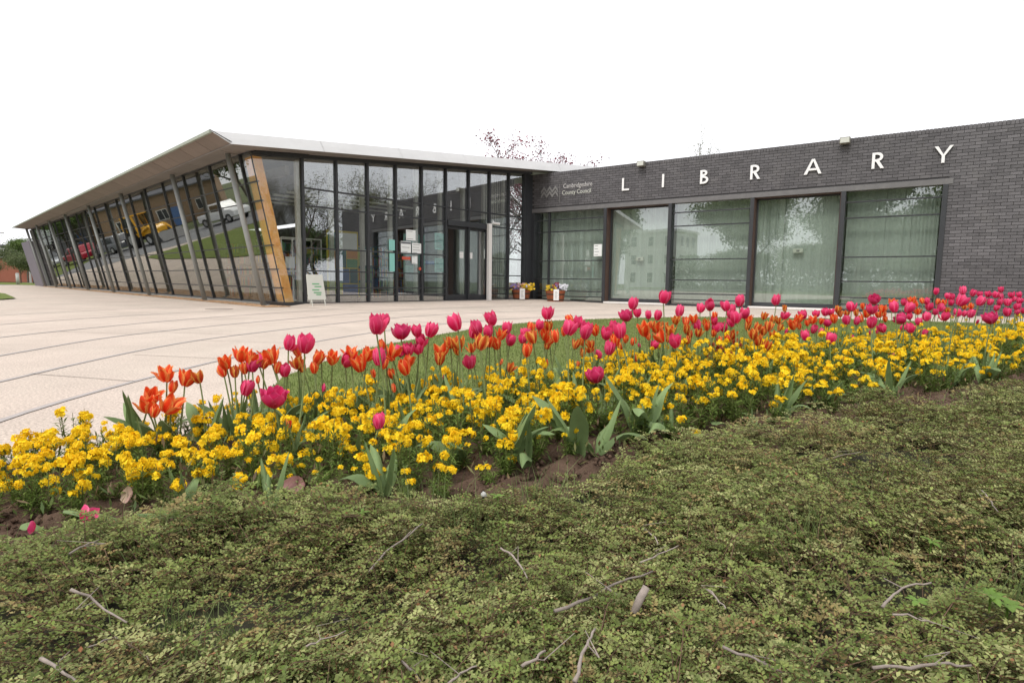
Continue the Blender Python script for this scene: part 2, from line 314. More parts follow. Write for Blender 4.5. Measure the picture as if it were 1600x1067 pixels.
L3 = [(-3.9, 2.4), (-4.24, 4.73), (-4.42, 6.3), (-4.19, 7.9), (-3.72, 9.6), (-3.1, 11.5), (-2.3, 13.2), (-1.0, 14.8), (.8, 16.2), (2.6, 17.0), (4.2, 17.2)]
L4 = [(-5.2, 3.6), (-5.5, 6.4), (-5.2, 9.3), (-4.3, 12.2), (-3.1, 14.6), (-1.6, 16.4), (.2, 17.9), (1.8, 18.7)]
L5 = [(-6.6, 4.5), (-6.95, 7.6), (-6.5, 10.4), (-5.9, 12.1)]
L6 = [(-8.1, 5.2), (-8.6, 8.4), (-8.3, 11.0), (-7.4, 13.2)]
for pl in (L1, L2, L3, L4, L5, L6): ribbon(pl, .040, .004, M['band'], 'paving_band', plaza)
for a, b in [((-3.26, 3.86), (-2.4, 3.62)), ((-3.37, 6.1), (-2.05, 5.95)), ((-4.3, 7.0), (-3.2, 6.75)), ((-2.9, 8.1), (-1.55, 7.75)), ((-4.0, 9.2), (-2.75, 8.6)), ((-5.45, 6.9), (-4.38, 6.7)), ((-2.2, 10.1), (-1.1, 8.95)), ((-3.3, 11.2), (-2.1, 10.3)), ((-4.8, 11.2), (-3.5, 10.5)), ((-3.25, 4.9), (-2.35, 4.7)), ((.2, 13.1), (.9, 11.3)), ((-.9, 14.9), (-.2, 12.8))]:
    ribbon([a, ((a[0] + b[0]) / 2 + .02, (a[1] + b[1]) / 2), b], .01, .004, M['joint'], 'paving_joint', plaza, 2)
MB().tube([(-6.35, 12.47, -.02), (-6.35, 12.47, .008)], .27, 24).build('manhole_cover', M['joint'], label='round drain cover set in the paving before the leaning corner', cat='drain cover')
# shallow paved rise up to the entrance doors
rs = MB(); rs.add([EP(-8.75, 2.6, .002), EP(.36, 3.0, .002), EP(.0, -.1, .062), EP(-8.75, -.1, .062), EP(-9.3, -.05, .002)], [(0, 1, 2, 3), (0, 3, 4)])
rs.build('entrance_ramp', M['paving'], kind='structure')
# gravel strip along the leaning wall
def gz(x, y): return .1
V = []; Fc = []; 
ng = 5200
ss = rng.uniform(-.35, 34, ng) ** 1.0; ss = 34 * (rng.random(ng) ** 1.9) - .3
oo = rng.uniform(.02, .62, ng) * (1 - .25 * (ss / 34))
oc = np.array([(1, 0, 0), (-1, 0, 0), (0, 1, 0), (0, -1, 0), (0, 0, 1), (0, 0, -1)], float)
of = np.array([(0, 2, 4), (2, 1, 4), (1, 3, 4), (3, 0, 4), (2, 0, 5), (1, 2, 5), (3, 1, 5), (0, 3, 5)])
base = np.array([LP(s, o, 0) for s, o in zip(ss, oo)]) + np.array([0, 0, .008])
sz = rng.uniform(.006, .02, ng)[:, None, None] * (1 + ss / 60)[:, None, None]
Vg = base[:, None, :] + oc[None] * sz * rng.uniform(.7, 1.3, (ng, 6, 1)); Fg = of[None] + (np.arange(ng) * 6)[:, None, None]
gv = inst('gravel_strip', np_mesh('gravel_strip', Vg.reshape(-1, 3), Fg.reshape(-1, 3), M['gravel']), kind='stuff', label='tan gravel strip along the foot of the leaning glass wall')
gs = MB(); gs.add([LP(-.35, .0, .005), LP(-.1, .62, .005), LP(34.5, .45, .005), LP(34.5, .0, .005)], [(0, 1, 2, 3)]); gs.build('gravel_bed', mat('gravel_bed', (.36, .25, .17), .95, var=.25, vscale=30), kind='structure')

# ------------------------------------------------------------------ the library
lib = empty('library_building', RP(0, 0, 0), label='low modern library with leaning glass wall, zinc roof and dark brick wing', cat='library')
def part(name, loc=(0, 0, 0), parent=None):
    o = put(bpy.data.objects.new(name, None)); o.parent = parent or lib
    o.matrix_parent_inverse = (parent or lib).matrix_world.inverted() if False else Matrix.Identity(4)
    return o
lib.location = (0, 0, 0)
# --- dark brick wing
RS0, RS1, ZT = -7.39, 8.2, 4.45
wall = MB()
wall.fbox(RP, RS0, RS1, -.30, -.012, 3.26, ZT - .012)                 # band over the windows
wall.fbox(RP, 4.553, RS1, -.30, -.012, 0, 3.26)
wall.fbox(RP, RS1 - .3, RS1 - .012, -8.0, -.30, 0, ZT - .1)         # end wall
wall.fbox(RP, RS0 + .012, RS0 + .25, -1.5, -.30, 0, ZT - .1)
bw_ = wall.build('brick_wall', M['mortar'], lib)
bl, bh, bj = .215, .065, .010
brick_me = MB().box(-bl / 2, bl / 2, -.012, .05, 0, bh).mesh('brick', M['brick'])
rot_me = MB().box(-bh / 2, bh / 2, -.014, .09, 0, .1).mesh('cap_brick', M['brick'])
rzR = math.atan2(RU[1], RU[0])
indiv = []; rest = MB()
rows = int(round((ZT - .105) / .075))
for r in range(rows):
    z = ZT - .105 - (r + 1) * .075 + .005
    off = (.1125 if r % 2 else 0)
    s = RS0 + off + .1125
    while s < RS1 - .1:
        if z > 3.26 or s - bl / 2 > 4.57:
            if 4.6 < s < 6.15 and z > .3 and len(indiv) < 268: indiv.append((s, z))
            elif z + bh > .0:
                a, b = s - bl / 2, s + bl / 2
                dz = random.uniform(-.0012, .0012); do = random.uniform(-.002, .002)
                rest.fbox(RP, a, b, -.03, 0 + do, z + dz, z + bh + dz)
        elif s + bl / 2 > 4.60: rest.fbox(RP, 4.557, s + bl / 2, -.03, 0, z, z + bh)
        s += .225
    # cut bricks at wall ends
for s, z in indiv:
    inst('brick', brick_me, bw_, RP(s, -.012 + random.uniform(-.002, .002), z), (0, 0, rzR + random.uniform(-.003, .003)))
s = RS0 + .04; k = 0
while s < RS1 - .03:
    if 4.2 < s < 6.1 and k < 30: inst('cap_brick', rot_me, bw_, RP(s, -.012, ZT - .1), (0, 0, rzR)); k += 1
    else: rest.fbox(RP, s - bh / 2, s + bh / 2, -.09, random.uniform(.0, .004), ZT - .1, ZT + random.uniform(0, .003))
    s += .075
# half bricks closing the courses beside the tall window, and the end wall's bricks
for r in range(rows):
    z = ZT - .105 - (r + 1) * .075 + .005
    o = -.2
    while o > -7.6:
        rest.fbox(RP, RS1 - .03, RS1, o - bl, o, z, z + bh); o -= .225
rest.build('brickwork', M['brick'], bw_, kind='stuff')
MB().fbox(RP, RS0, 4.64, -.26, .012, 3.12, 3.255).build('lintel', M['lintel'], lib)
MB().fbox(RP, RS0, 4.64, -.30, -.26, 3.12, 3.26).build('lintel_back', M['steel'], lib)
# windows of the brick wing: transomed bays 0,2,4 in front, plain bays 1,3 set back
posts = [-7.39, -4.46, -2.27, .12, 2.37, 4.5]
def window_R(s0, s1, plain, mull=None):
    w = part('window')
    o = -.10 if not plain else -.26
    if plain:
        fr = .05
        f = MB(); f.fbox(RP, s0, s0 + fr, o - .05, o, .08, 3.12); f.fbox(RP, s1 - fr, s1, o - .05, o, .08, 3.12); f.fbox(RP, s0 + fr, s1 - fr, o - .05, o, .08, .17); f.fbox(RP, s0 + fr, s1 - fr, o - .05, o, 3.06, 3.12)
        f.build('frame', M['steel'], w)
        j = MB(); j.fbox(RP, s0 - .002, s0 + .012, o + .002, -.014, .08, 3.119); j.fbox(RP, s1 - .012, s1 + .002, o + .002, -.014, .08, 3.119); j.fbox(RP, s0 + .012, s1 - .012, o + .002, -.014, 3.105, 3.118); j.build('reveal', M['jamb'], w)
        MB().fbox(RP, s0 - .02, s1 + .02, -.25, .05, .01, .06).build('sill', M['whitepaint'], w)
        MB().fbox(RP, s0 + fr, s1 - fr, o - .03, o - .02, .17, 3.06).build('pane', M['glassR'], w)
    else:
        zs = [.06, .19, .37, .79, 1.42, 2.43, 2.84, 3.12]
        segs = [s0, s1] if mull is None else [s0, mull - .03, mull + .03, s1]
        cells = [(s0, s1)] if mull is None else [(s0, mull - .03), (mull + .03, s1)]
        if mull is not None: MB().fbox(RP, mull - .03, mull + .03, o - .06, o + .02, .06, 3.12).build('mullion', M['steel'], w)
        MB().fbox(RP, s0, s1, o - .06, o + .04, .0, .058).build('sill', M['steel'], w)
        for a, b in cells:
            for i in range(1, len(zs) - 1): MB().fbox(RP, a, b, o - .05, o + .012, zs[i] - .016, zs[i] + .016).build('transom', M['steel'], w)
            for i in range(len(zs) - 1):
                MB().fbox(RP, a, b, o - .03, o - .02, zs[i] + (.016 if i else 0), zs[i + 1] - (.016 if i < len(zs) - 2 else 0)).build('pane', M['glassR'], w)
for i in range(5):
    s0, s1 = posts[i] + .055, posts[i + 1] - .055
    if i == 0: s0 = posts[0] + .15
    window_R(s0, s1, i in (1, 3), -6.68 if i == 0 else None)
for i, p in enumerate(posts):
    MB().fbox(RP, p - .052 if i else p, p + (.052 if i else .148), -.30, .02, 0, 3.118).build('window_post', M['steel'], lib)
# bodies behind: roof deck and rear of the brick wing (closed so no light leaks in)
MB().fbox(RP, RS0 + .26, RS1 - .31, -8.0, -.31, 4.0, 4.1).build('flat_roof', M['slate'], lib)
MB().fbox(RP, RS0 + .26, RS1 - .01, -8.2, -8.01, 0, 4.34).build('rear_wall', M['mortar'], lib)
MB().fbox(RP, RS0 + .26, 4.62, -2.6, -2.5, 0, 3.9).build('inner_partition', M['ceil_in'], lib)
# vertical blinds behind the wing's glass
bl_me = MB().add([(-.042, 0, 0), (0, .010, 0), (.042, 0, 0), (-.042, 0, 1), (0, .010, 1), (.042, 0, 1)], [(0, 1, 4, 3), (1, 2, 5, 4)]).mesh('slat', M['blind'])
for i in range(5):
    s0, s1 = posts[i] + (.16 if i == 0 else .08), posts[i + 1] - .08
    bd = empty('vertical_blind', RP((s0 + s1) / 2, -.42, 0), label=['pale green vertical blind behind the barred window beside the entrance corner', 'pale green vertical blind behind the plain window below the letters L and I', 'pale green vertical blind behind the barred window between the two plain ones', 'pale green vertical blind with gaps behind the plain window below the first A and R', 'pale green vertical blind behind the barred window beside the solid brick wall'][i], cat='blind')
    hd = MB().fbox(RP, s0, s1, -.47, -.40, 3.13, 3.18); h = hd.build('headrail', M['cream'], bd); h.matrix_parent_inverse = Matrix.Translation(-bd.location)
    s = s0 + .04; k = 0
    while s < s1:
        gap = (i == 3 and k in (3, 4, 6, 9))
        tw = random.uniform(-.05, .05) + (.75 if gap else .08)
        o = inst('slat', bl_me, bd, scale=(1, 1, 3.06)); o.location = Vector(RP(s, -.43, .08)) - bd.location; o.rotation_euler = (0, random.uniform(-.003, .003), rzR + tw)
        s += .079; k += 1
# --- entrance glazing
zg = lambda s: 4.47 + .098 * s
em = [-8.70, -7.77, -6.83, -5.90, -4.97, -4.03, -3.07, -2.13, -1.19, -.36]
ez = [.08, .26, .45, .88, 1.45, 2.49, 2.92]
ent = part('entrance_glazing')
for i, s in enumerate(em):
    wd = .03 if i < 9 else .06
    MB().fbox(EP, s - wd, s + wd, -.07, .03, .02, zg(s)).build('mullion', M['steel'], ent)
MB().fbox(EP, -.30, .02, -.2, .04, .02, 4.44).build('corner_post', M['steel'], ent)
MB().fbox(EP, -8.66, -.42, -.12, .03, .0, .078).build('sill', M['steel'], ent)
hd = MB(); hd.hexa([EP(-9.9, .03, zg(-9.9)), EP(-.0, .03, zg(0)), EP(0, -.14, zg(0)), EP(-9.9, -.14, zg(-9.9)), EP(-9.9, .03, zg(-9.9) + .09), EP(0, .03, zg(0) + .09), EP(0, -.14, zg(0) + .09), EP(-9.9, -.14, zg(-9.9) + .09)]); hd.build('head_rail', M['steel'], ent)
def epane(s0, s1, z0, z1a, z1b):
    m = MB(); m.hexa([EP(s0, -.03, z0), EP(s1, -.03, z0), EP(s1, -.04, z0), EP(s0, -.04, z0), EP(s0, -.03, z1a), EP(s1, -.03, z1b), EP(s1, -.04, z1b), EP(s0, -.04, z1a)]); m.build('pane', M['glassE'], ent)
for i in range(9):
    s0, s1 = em[i] + .03, em[i + 1] - .03
    door = i in (5, 6)
    zz = [z for z in ez] if not door else [2.49, 2.92]
    if i >= 7: zz = [.08, .26, .45, .88, 1.45, 2.49, 2.92]
    if i == 7 or i == 8: pass
    for j, z in enumerate(zz):
        if j and not (door and z < 2.6): MB().fbox(EP, s0, s1, -.10, .012, z - .016, z + .016).build('transom', M['steel'], ent)
        z1 = (zz[j + 1] - .016) if j < len(zz) - 1 else None
        z0 = z + (.016 if j else 0) + (.06 if door and j == 0 else 0)
        if z1: epane(s0, s1, z0, z1, z1)
        else: epane(s0, s1, z0, zg(s0) - .002, zg(s1) - .002)
# door leaves
MB().fbox(EP, -3.99, -2.17, -.12, .06, 2.38, 2.545).build('door_head', M['steel'], ent)
drs = part('sliding_door')
for a, b in ((-3.985, -3.09), (-3.05, -2.175)):
    f = MB(); f.fbox(EP, a, a + .07, -.09, -.05, .09, 2.37); f.fbox(EP, b - .07, b, -.09, -.05, .09, 2.37); f.fbox(EP, a + .07, b - .07, -.09, -.05, .09, .24); f.fbox(EP, a + .07, b - .07, -.09, -.05, 2.29, 2.37); f.build('door_leaf', M['steel'], drs)
    MB().fbox(EP, a + .07, b - .07, -.074, -.064, .24, 2.29).build('pane', M['glassE'], drs)
MB().fbox(EP, -3.99, -2.17, -.14, .05, .061, .088).build('threshold', M['steel'], drs)
# leaning corner pane
cp = part('corner_glazing')
def CO(z): return LP(0, 0, z)     # the leaning corner edge
m = MB(); m.hexa([Vector(CO(.06)), EP(-8.745, -.03, .06), EP(-8.745, -.04, .06), Vector(CO(.06)) + Vector((0, .01, 0)), Vector(CO(3.5)), EP(-8.745, -.03, zg(-8.745) - .005), EP(-8.745, -.04, zg(-8.745) - .005), Vector(CO(3.5)) + Vector((0, .01, 0))]); m.build('pane', M['glassC'], cp)
MB().tube([CO(.05), CO(3.5)], .014, 6).build('edge_joint', M['steel'], cp)
pl = MB(); a = LP(-.12, .06, 0); pl.add([LP(.9, .08, 0), LP(-.10, .08, 0), EP(-8.62, .10, 0), EP(-8.62, -.1, 0), LP(.9, -.1, 0), LP(.9, .08, .10), LP(-.10, .08, .10), EP(-8.62, .10, .10), EP(-8.62, -.1, .10), LP(.9, -.1, .10)], [(4, 3, 2, 1, 0), (5, 6, 7, 8, 9), (0, 1, 6, 5), (1, 2, 7, 6), (2, 3, 8, 7), (3, 4, 9, 8), (4, 0, 5, 9)]); pl.build('plinth', M['steel'], cp)
# --- leaning glazed wall
LE = 34.3
ml = [.66, 2.68, 4.78, 6.76, 8.70, 10.62, 12.55, 14.35, 16.25]
while ml[-1] + 1.95 < LE: ml.append(ml[-1] + 1.95)
lw_ = part('leaning_glass_wall')
LZ = 3.58
for s in ml: MB().fbox(LP, s - .026, s + .026, -.06, .018, .06, LZ).build('mullion', M['steel'], lw_)
MB().fbox(LP, .9, LE, -.1, .07, .0, .055).build('base_rail', M['column'], lw_)
MB().fbox(LP, 0.02, LE, -.16, .03, LZ + .002, LZ + .10).build('head_rail', M['steel'], lw_)
lz = [.056, .45, .90, 1.47, 2.5, 2.93, LZ]
edges = [0.0] + ml + [LE]
for i in range(len(edges) - 1):
    s0 = edges[i] + (.03 if i else .012); s1 = edges[i + 1] - .03
    MB().fbox(LP, s0, s1, -.10, .004, .056, .09).build('sill', M['steel'], lw_)
    for j in range(len(lz) - 1):
        if j: MB().fbox(LP, s0, s1, -.06, -.008, lz[j] - .013, lz[j] + .013).build('transom', M['steel'], lw_)
        MB().fbox(LP, s0, s1, -.03, -.02, lz[j] + (.013 if j else .035), lz[j + 1] - .013).build('pane', M['glassL'] if i else M['glassC'], lw_)
MB().fbox(LP, LE, LE + .12, -.2, .1, 0, LZ).build('end_post', M['column'], lw_)
for s in [.50, 4.6, 10.3, 15.55, 20.7, 25.2, 29.5, 33.6]:
    MB().tube([LP(s, .32, 0), LP(s, .32, 3.62)], .062, 16).build('steel_column', M['column'], lib, smooth=True)
    MB().tube([LP(s, .32, 0), LP(s, .32, .012)], .14, 16).build('column_foot', M['column'], lib)
MB().hexa([LP(LE + .12, .3, 0), LP(LE + .12 + 3.6, .3, 0), LP(LE + 3.7, -.1, 0), LP(LE + .12, -.1, 0), LP(LE + .12, .3, 2.9), LP(LE + 3.72, .3, 2.9), LP(LE + 3.72, -.1, 2.9), LP(LE + .12, -.1, 2.9)]).build('end_wall', M['endwall'], lib)
# --- roof
zf = lambda s: 3.48 + (s + 10.72) * .0958
zd = lambda s: 3.72 + (s + 11.05) * .0995
F0 = Vector(EP(-10.72, .8, 3.48)); D0 = Vector(EP(-11.05, .6, 3.72))
def unpro(px, py, z):
    v = _r * ((px - 800) / 900.0) - _u * ((py - 533.5) / 900.0) + _f; t = (z - .66) / v.z; return Vector((0, 0, .66)) + v * t
F1 = Vector(LP(LE + .55, .12, 0)); F1 = Vector((LA[0] + LU[0] * 34.2 + LN[0] * .95, LA[1] + LU[1] * 34.2 + LN[1] * .95, 3.60))
D1 = Vector((LA[0] + LU[0] * 34.6 + LN[0] * 1.62, LA[1] + LU[1] * 34.6 + LN[1] * 1.62, 3.69))
roof = part('roof')
SE = 5.2
F2 = Vector(EP(SE, .8, zf(SE))); D2 = Vector(EP(SE, .6, zd(SE)))
def lerp(a, b, t): return a + (b - a) * t
# front fascia as folded zinc sheets
cuts = [-10.72, -8.55, -6.25, -3.9, -1.6, .7, 3.0, SE]; 
for i in range(len(cuts) - 1):
    a, b = cuts[i], cuts[i + 1]
    f0 = Vector(EP(a + (.004 if i else 0), .8, zf(a))); f1 = Vector(EP(b - .004, .8, zf(b)))
    if i == 0: d0 = D0
    else: d0 = Vector(EP(a + .004, .6, zd(a)))
    d1 = Vector(EP(b - .004, .6, zd(b)))
    V = []; nseg = 8; inw = Vector((EU[0] * 0 - EU[1] * .012, EU[0] * .012, 0))
    mb = MB()
    for k in range(nseg + 1):
        t = k / nseg; p = lerp(f0, f1, t); q = lerp(d0, d1, t); bu = .004 + .005 * math.sin(t * math.pi * 2 + i) ; mid = lerp(p, q, .5) + Vector((EU[1], -EU[0], 0)) * bu
        V += [p, mid, q, q + Vector((-EU[1], EU[0], 0)) * .06 + Vector((0, 0, .012)), p + Vector((-EU[1], EU[0], 0)) * .03]
    Fc = []
    for k in range(nseg):
        for j in range(4): c = k * 5 + j; Fc.append((c, c + 5, c + 6, c + 1))
        Fc.append((k * 5 + 4, k * 5 + 9, k * 5 + 5, k * 5))
    mb.add(V, Fc); mb.build('fascia_sheet', M['zinc'], roof, smooth=False)
# top surface and body
bk = Vector((LU[0], LU[1], 0)); inE = Vector((-EU[1], EU[0], 0))
B1 = D1 + Vector((EU[0], EU[1], 0)) * 16; B2 = D2 + inE * 14
tp = MB(); up = Vector((0, 0, .06))
T = [D0 + up, D1 + up, B1 + Vector((0, 0, 1.4)), D2 + up + inE * 34 * 0 + inE * 30 + Vector((0, 0, 0)), D2 + up]
tp.add([D0 + up * .2 + inE * .06, D1 + up * .2 , D1 + Vector((EU[0] * 16, EU[1] * 16, 1.5)), D2 + inE * 30 + Vector((0, 0, .2)), D2 + up * .2 + inE * .06], [(0, 1, 2), (0, 2, 3, 4)]); tp.build('roof_sheet', M['zinc'], roof)
# drip edge along the leaning side
de = MB(); outL = Vector((LN[0], LN[1], 0))
de.hexa([D0 - Vector((0, 0, .045)) + outL * .02, D1 - Vector((0, 0, .03)) + outL * .02, D1 - outL * .03 - Vector((0, 0, .03)), D0 - outL * .03 - Vector((0, 0, .045)), D0 + outL * .02 + up * .3, D1 + outL * .02 + up * .3, D1 - outL * .03 + up * .3, D0 - outL * .03 + up * .3]); de.build('drip_edge', M['dripedge'], roof)
# soffit panels on the leaning side: sloping outer row and flat inner row
NP = 62
G0 = Vector(LP(0, -.1, 3.6)); G0.z = 3.60; G1 = Vector(LP(34.2, -.1, 3.6)); G1.z = 3.66
Gx = Vector(EP(-9.95, .03, zg(-9.95)))
for (a0, a1, b0, b1, nm) in ((D0 - outL * .03, D1 - outL * .03, F0, F1, 'soffit_panel'), (F0, F1, G0, G1, 'inner_soffit_panel')):
    n = NP if nm == 'soffit_panel' else 44
    for i in range(n):
        # narrower at the near end is not needed: equal widths
        t0, t1 = i / n, (i + 1) / n; e = .006 / 35
        sk = .010
        c = [lerp(a0, a1, t0 + e), lerp(a0, a1, t1 - e), lerp(b0, b1, t1 - e), lerp(b0, b1, t0 + e)]
        if nm == 'soffit_panel': c = [p + Vector((0, 0, -.012)) if k < 2 else p for k, p in enumerate(c)]
        dz = random.uniform(-.003, .003); c = [p + Vector((0, 0, dz)) for p in c]
        mb = MB(); mb.hexa([c[3], c[2], c[1], c[0]] + [p + Vector((0, 0, .02)) for p in (c[3], c[2], c[1], c[0])])
        mb.build(nm, M['soffit'] if nm == 'soffit_panel' else M['soffit_pale'], roof)
fb = MB(); fb.hexa([F0 + Vector((0, 0, -.02)) + outL * .02, F1 + Vector((0, 0, -.02)) + outL * .02, F1 - outL * .02 + Vector((0, 0, -.02)), F0 - outL * .02 + Vector((0, 0, -.02)), F0 + outL * .02, F1 + outL * .02, F1 - outL * .02, F0 - outL * .02]); fb.build('soffit_batten', M['soffit_pale'], roof)
# backing above the panel joints
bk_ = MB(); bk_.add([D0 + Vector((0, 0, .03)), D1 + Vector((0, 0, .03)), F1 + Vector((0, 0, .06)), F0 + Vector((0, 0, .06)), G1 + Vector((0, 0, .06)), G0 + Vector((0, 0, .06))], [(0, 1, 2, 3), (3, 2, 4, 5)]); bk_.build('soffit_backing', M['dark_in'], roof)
# soffit along the entrance side
for i in range(len(cuts) - 1):
    for h in (0, 1):
        a = lerp(cuts[i], cuts[i + 1], h / 2) + .005; b = lerp(cuts[i], cuts[i + 1], (h + 1) / 2) - .005
        mb = MB(); zi = lambda s: max(zg(s), 3.45) + .002
        mb.hexa([EP(a, .765, zf(a) + .003), EP(b, .765, zf(b) + .003), EP(b, -.02 if a > -9.6 else .12, zg(b) + .09), EP(a, -.02 if a > -9.6 else .12, zg(a) + .09)] + [EP(a, .765, zf(a) + .02), EP(b, .765, zf(b) + .02), EP(b, -.02, zg(b) + .12), EP(a, -.02, zg(a) + .12)])
        mb.build('front_soffit_panel', M['soffit_pale'], roof)
# --- inside the hall: floor, ceiling, back walls so the glass looks into a real room
fl = MB(); fl.add([LP(0, -.2, .02), LP(34.2, -.2, .02), tuple(Vector(LP(34.2, -.2, .02)) + Vector((EU[0] * 14, EU[1] * 14, 0))), EP(5, -12, .02), EP(1.2, -.2, .02), EP(-8.7, -.2, .02)], [(0, 1, 2, 3, 4, 5)]); fl.build('hall_floor', M['floor_in'], lib)
ce = MB(); ce.add([tuple(Vector(LP(0, -.2, 3.6))), tuple(Vector(LP(34.2, -.2, 3.6))), tuple(Vector(LP(34.2, -.2, 3.9)) + Vector((EU[0] * 13, EU[1] * 13, .6))), EP(4.5, -12, 4.7), EP(.3, -.16, 4.55), EP(-9.6, -.16, 3.6)], [(5, 4, 3), (5, 3, 2), (5, 2, 1, 0)]); ce.build('hall_ceiling', M['ceil_in'], lib)
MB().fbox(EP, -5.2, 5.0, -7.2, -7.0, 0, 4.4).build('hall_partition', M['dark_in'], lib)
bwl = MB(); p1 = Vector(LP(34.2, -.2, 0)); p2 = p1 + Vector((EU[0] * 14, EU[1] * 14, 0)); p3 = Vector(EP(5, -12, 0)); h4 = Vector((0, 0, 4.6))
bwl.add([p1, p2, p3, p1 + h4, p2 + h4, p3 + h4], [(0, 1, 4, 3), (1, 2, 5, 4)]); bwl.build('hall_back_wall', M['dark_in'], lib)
MB().fbox(EP, .4, .6, -12, -1.6, 0, 4.4).build('lobby_side_wall', M['greywall'], lib)
# cream posts just inside the entrance glazing, roof beams
for i, s in enumerate(em[:9]):
    MB().fbox(EP, s - .05, s + .05, -.34, -.24, .02, zg(s) - .02).build('inner_post', M['cream'], lib)
for i in range(9):
    s = -8.9 + i * 1.05
    MB().fbox(EP, s, s + .12, -6.9, -.5, zg(s) - .35, zg(s) - .12).build('ceiling_beam', M['ceil_in'], lib)
for o in (-1.4, -2.2, -3.0, -3.8):
    MB().fbox(EP, -8.4, -3.9, o - .04, o + .04, 2.95, 3.0).build('light_trough', M['cream'], lib)
# timber post behind the leaning corner
tb = part('timber_post')
for k in range(10):
    z0, z1 = .1 + k * .34, .1 + (k + 1) * .34 - .004
    MB().hexa([LP(.05, -.06, z0), LP(.52, -.06, z0), LP(.52, -.26, z0), LP(.05, -.26, z0), LP(.05, -.06, z1), LP(.52, -.06, z1), LP(.52, -.26, z1), LP(.05, -.26, z1)]).build('timber_block', M['timber'], tb)
for z in (.25, .35, .45, .55, .65, 2.9, 3.0, 3.1):
    for s in (.14, .26): MB().tube([LP(s, -.05, z), LP(s, -.066, z)], .012, 6).build('bolt', M['column'], tb)
MB().fbox(EP, -2.31, -2.17, .07, .17, .03, 2.56).build('white_post', M['whitepaint'], lib)
# ------------------------------------------------------------------ things fixed to or standing at the building
def under(e, *objs):      # parent meshes already built in world coordinates
    bpy.context.view_layer.update()
    for o in objs: o.parent = e; o.matrix_parent_inverse = Matrix.Translation(e.location).inverted() if e.rotation_euler.z == 0 else e.matrix_world.inverted()
def text_mesh(txt, size, depth, m, bold=0.0, name='letter'):
    cu = bpy.data.curves.new('t', 'FONT'); cu.body = txt; cu.size = size; cu.extrude = depth; cu.offset = bold; cu.align_x = 'CENTER'; cu.resolution_u = 3
    o = put(bpy.data.objects.new('t', cu)); dg = bpy.context.evaluated_depsgraph_get(); me = bpy.data.meshes.new_from_object(o.evaluated_get(dg)); me.name = name
    bpy.data.objects.remove(o); me.materials.clear(); me.materials.append(m); return me
def facade_matrix(s, o, z):
    p = Vector(RP(s, o, z)); x = Vector((RU[0], RU[1], 0)); n = Vector((RU[1], -RU[0], 0)); zz = Vector((0, 0, 1))
    return Matrix(((x.x, zz.x, n.x, p.x), (x.y, zz.y, n.y, p.y), (x.z, zz.z, n.z, p.z), (0, 0, 0, 1)))
# letters drawn as strokes in a humanist capital style, 1 unit high
def letter_mesh(ch):
    w = .15; mb = MB(); D0_, D1_ = -.03, .03
    def bar(x0, y0, x1, y1, t=w, cut=True):
        d = Vector((x1 - x0, y1 - y0)).normalized(); nx, ny = -d.y * t / 2, d.x * t / 2
        mb.prism([(x0 + nx, y0 + ny), (x0 - nx, y0 - ny), (x1 - nx, y1 - ny), (x1 + nx, y1 + ny)], lambda a, b, c: (a, b, c), D0_, D1_)
    def poly(pts): mb.prism(pts, lambda a, b, c: (a, b, c), D0_, D1_)
    def bowl(x0, yb, yt, rx):    # D-shaped stroke
        n = 12; cy = (yb + yt) / 2; ro = (yt - yb) / 2
        for i in range(n):
            a0 = -math.pi / 2 + math.pi * i / n; a1 = -math.pi / 2 + math.pi * (i + 1) / n
            poly([(x0 + (rx - w) * math.cos(a0), cy + (ro - w) * math.sin(a0)), (x0 + rx * math.cos(a0), cy + ro * math.sin(a0)), (x0 + rx * math.cos(a1), cy + ro * math.sin(a1)), (x0 + (rx - w) * math.cos(a1), cy + (ro - w) * math.sin(a1))])
    if ch == 'L': poly([(0, 0), (w, 0), (w, 1), (0, 1)]); poly([(w, 0), (.58, 0), (.58, w * .9), (w, w * .9)])
    if ch == 'I': poly([(0, 0), (w, 0), (w, 1), (0, 1)])
    if ch == 'B':
        poly([(0, 0), (w, 0), (w, 1), (0, 1)])
        for yb, yt, ln, rx in ((0, .56, .26, .27), (.56 - w * .0, 1, .22, .23)):
            t = w * .9
            poly([(w, yb), (ln, yb), (ln, yb + t), (w, yb + t)]); poly([(w, yt - t), (ln, yt - t), (ln, yt), (w, yt)]); bowl(ln, yb, yt, rx + .04)
    if ch == 'R':
        poly([(0, 0), (w, 0), (w, 1), (0, 1)]); t = w * .9
        poly([(w, .44), (.26, .44), (.26, .44 + t), (w, .44 + t)]); poly([(w, 1 - t), (.26, 1 - t), (.26, 1), (w, 1)]); bowl(.26, .44, 1, .30)
        poly([(.20, .44), (.38, .46), (.64, 0), (.46, 0)])
    if ch == 'A':
        poly([(0, 0), (.17, 0), (.475, .86), (.475, 1), (.40, 1)]); poly([(.78, 0), (.95, 0), (.55, 1), (.475, 1), (.475, .86)]); poly([(.24, .25), (.71, .25), (.66, .38), (.29, .38)])
    if ch == 'Y':
        poly([(.36, 0), (.51, 0), (.51, .42), (.435, .5), (.36, .42)]); poly([(.36, .42), (.435, .5), (.17, 1), (0, 1)]); poly([(.51, .42), (.87, 1), (.70, 1), (.435, .5)])
    return mb.mesh('letter', M['letter'])
sg = empty('wall_lettering', RP(.35, .03, 3.6), label='large white raised letters reading LIBRARY across the dark brick wall', cat='sign')
bpy.context.view_layer.update()
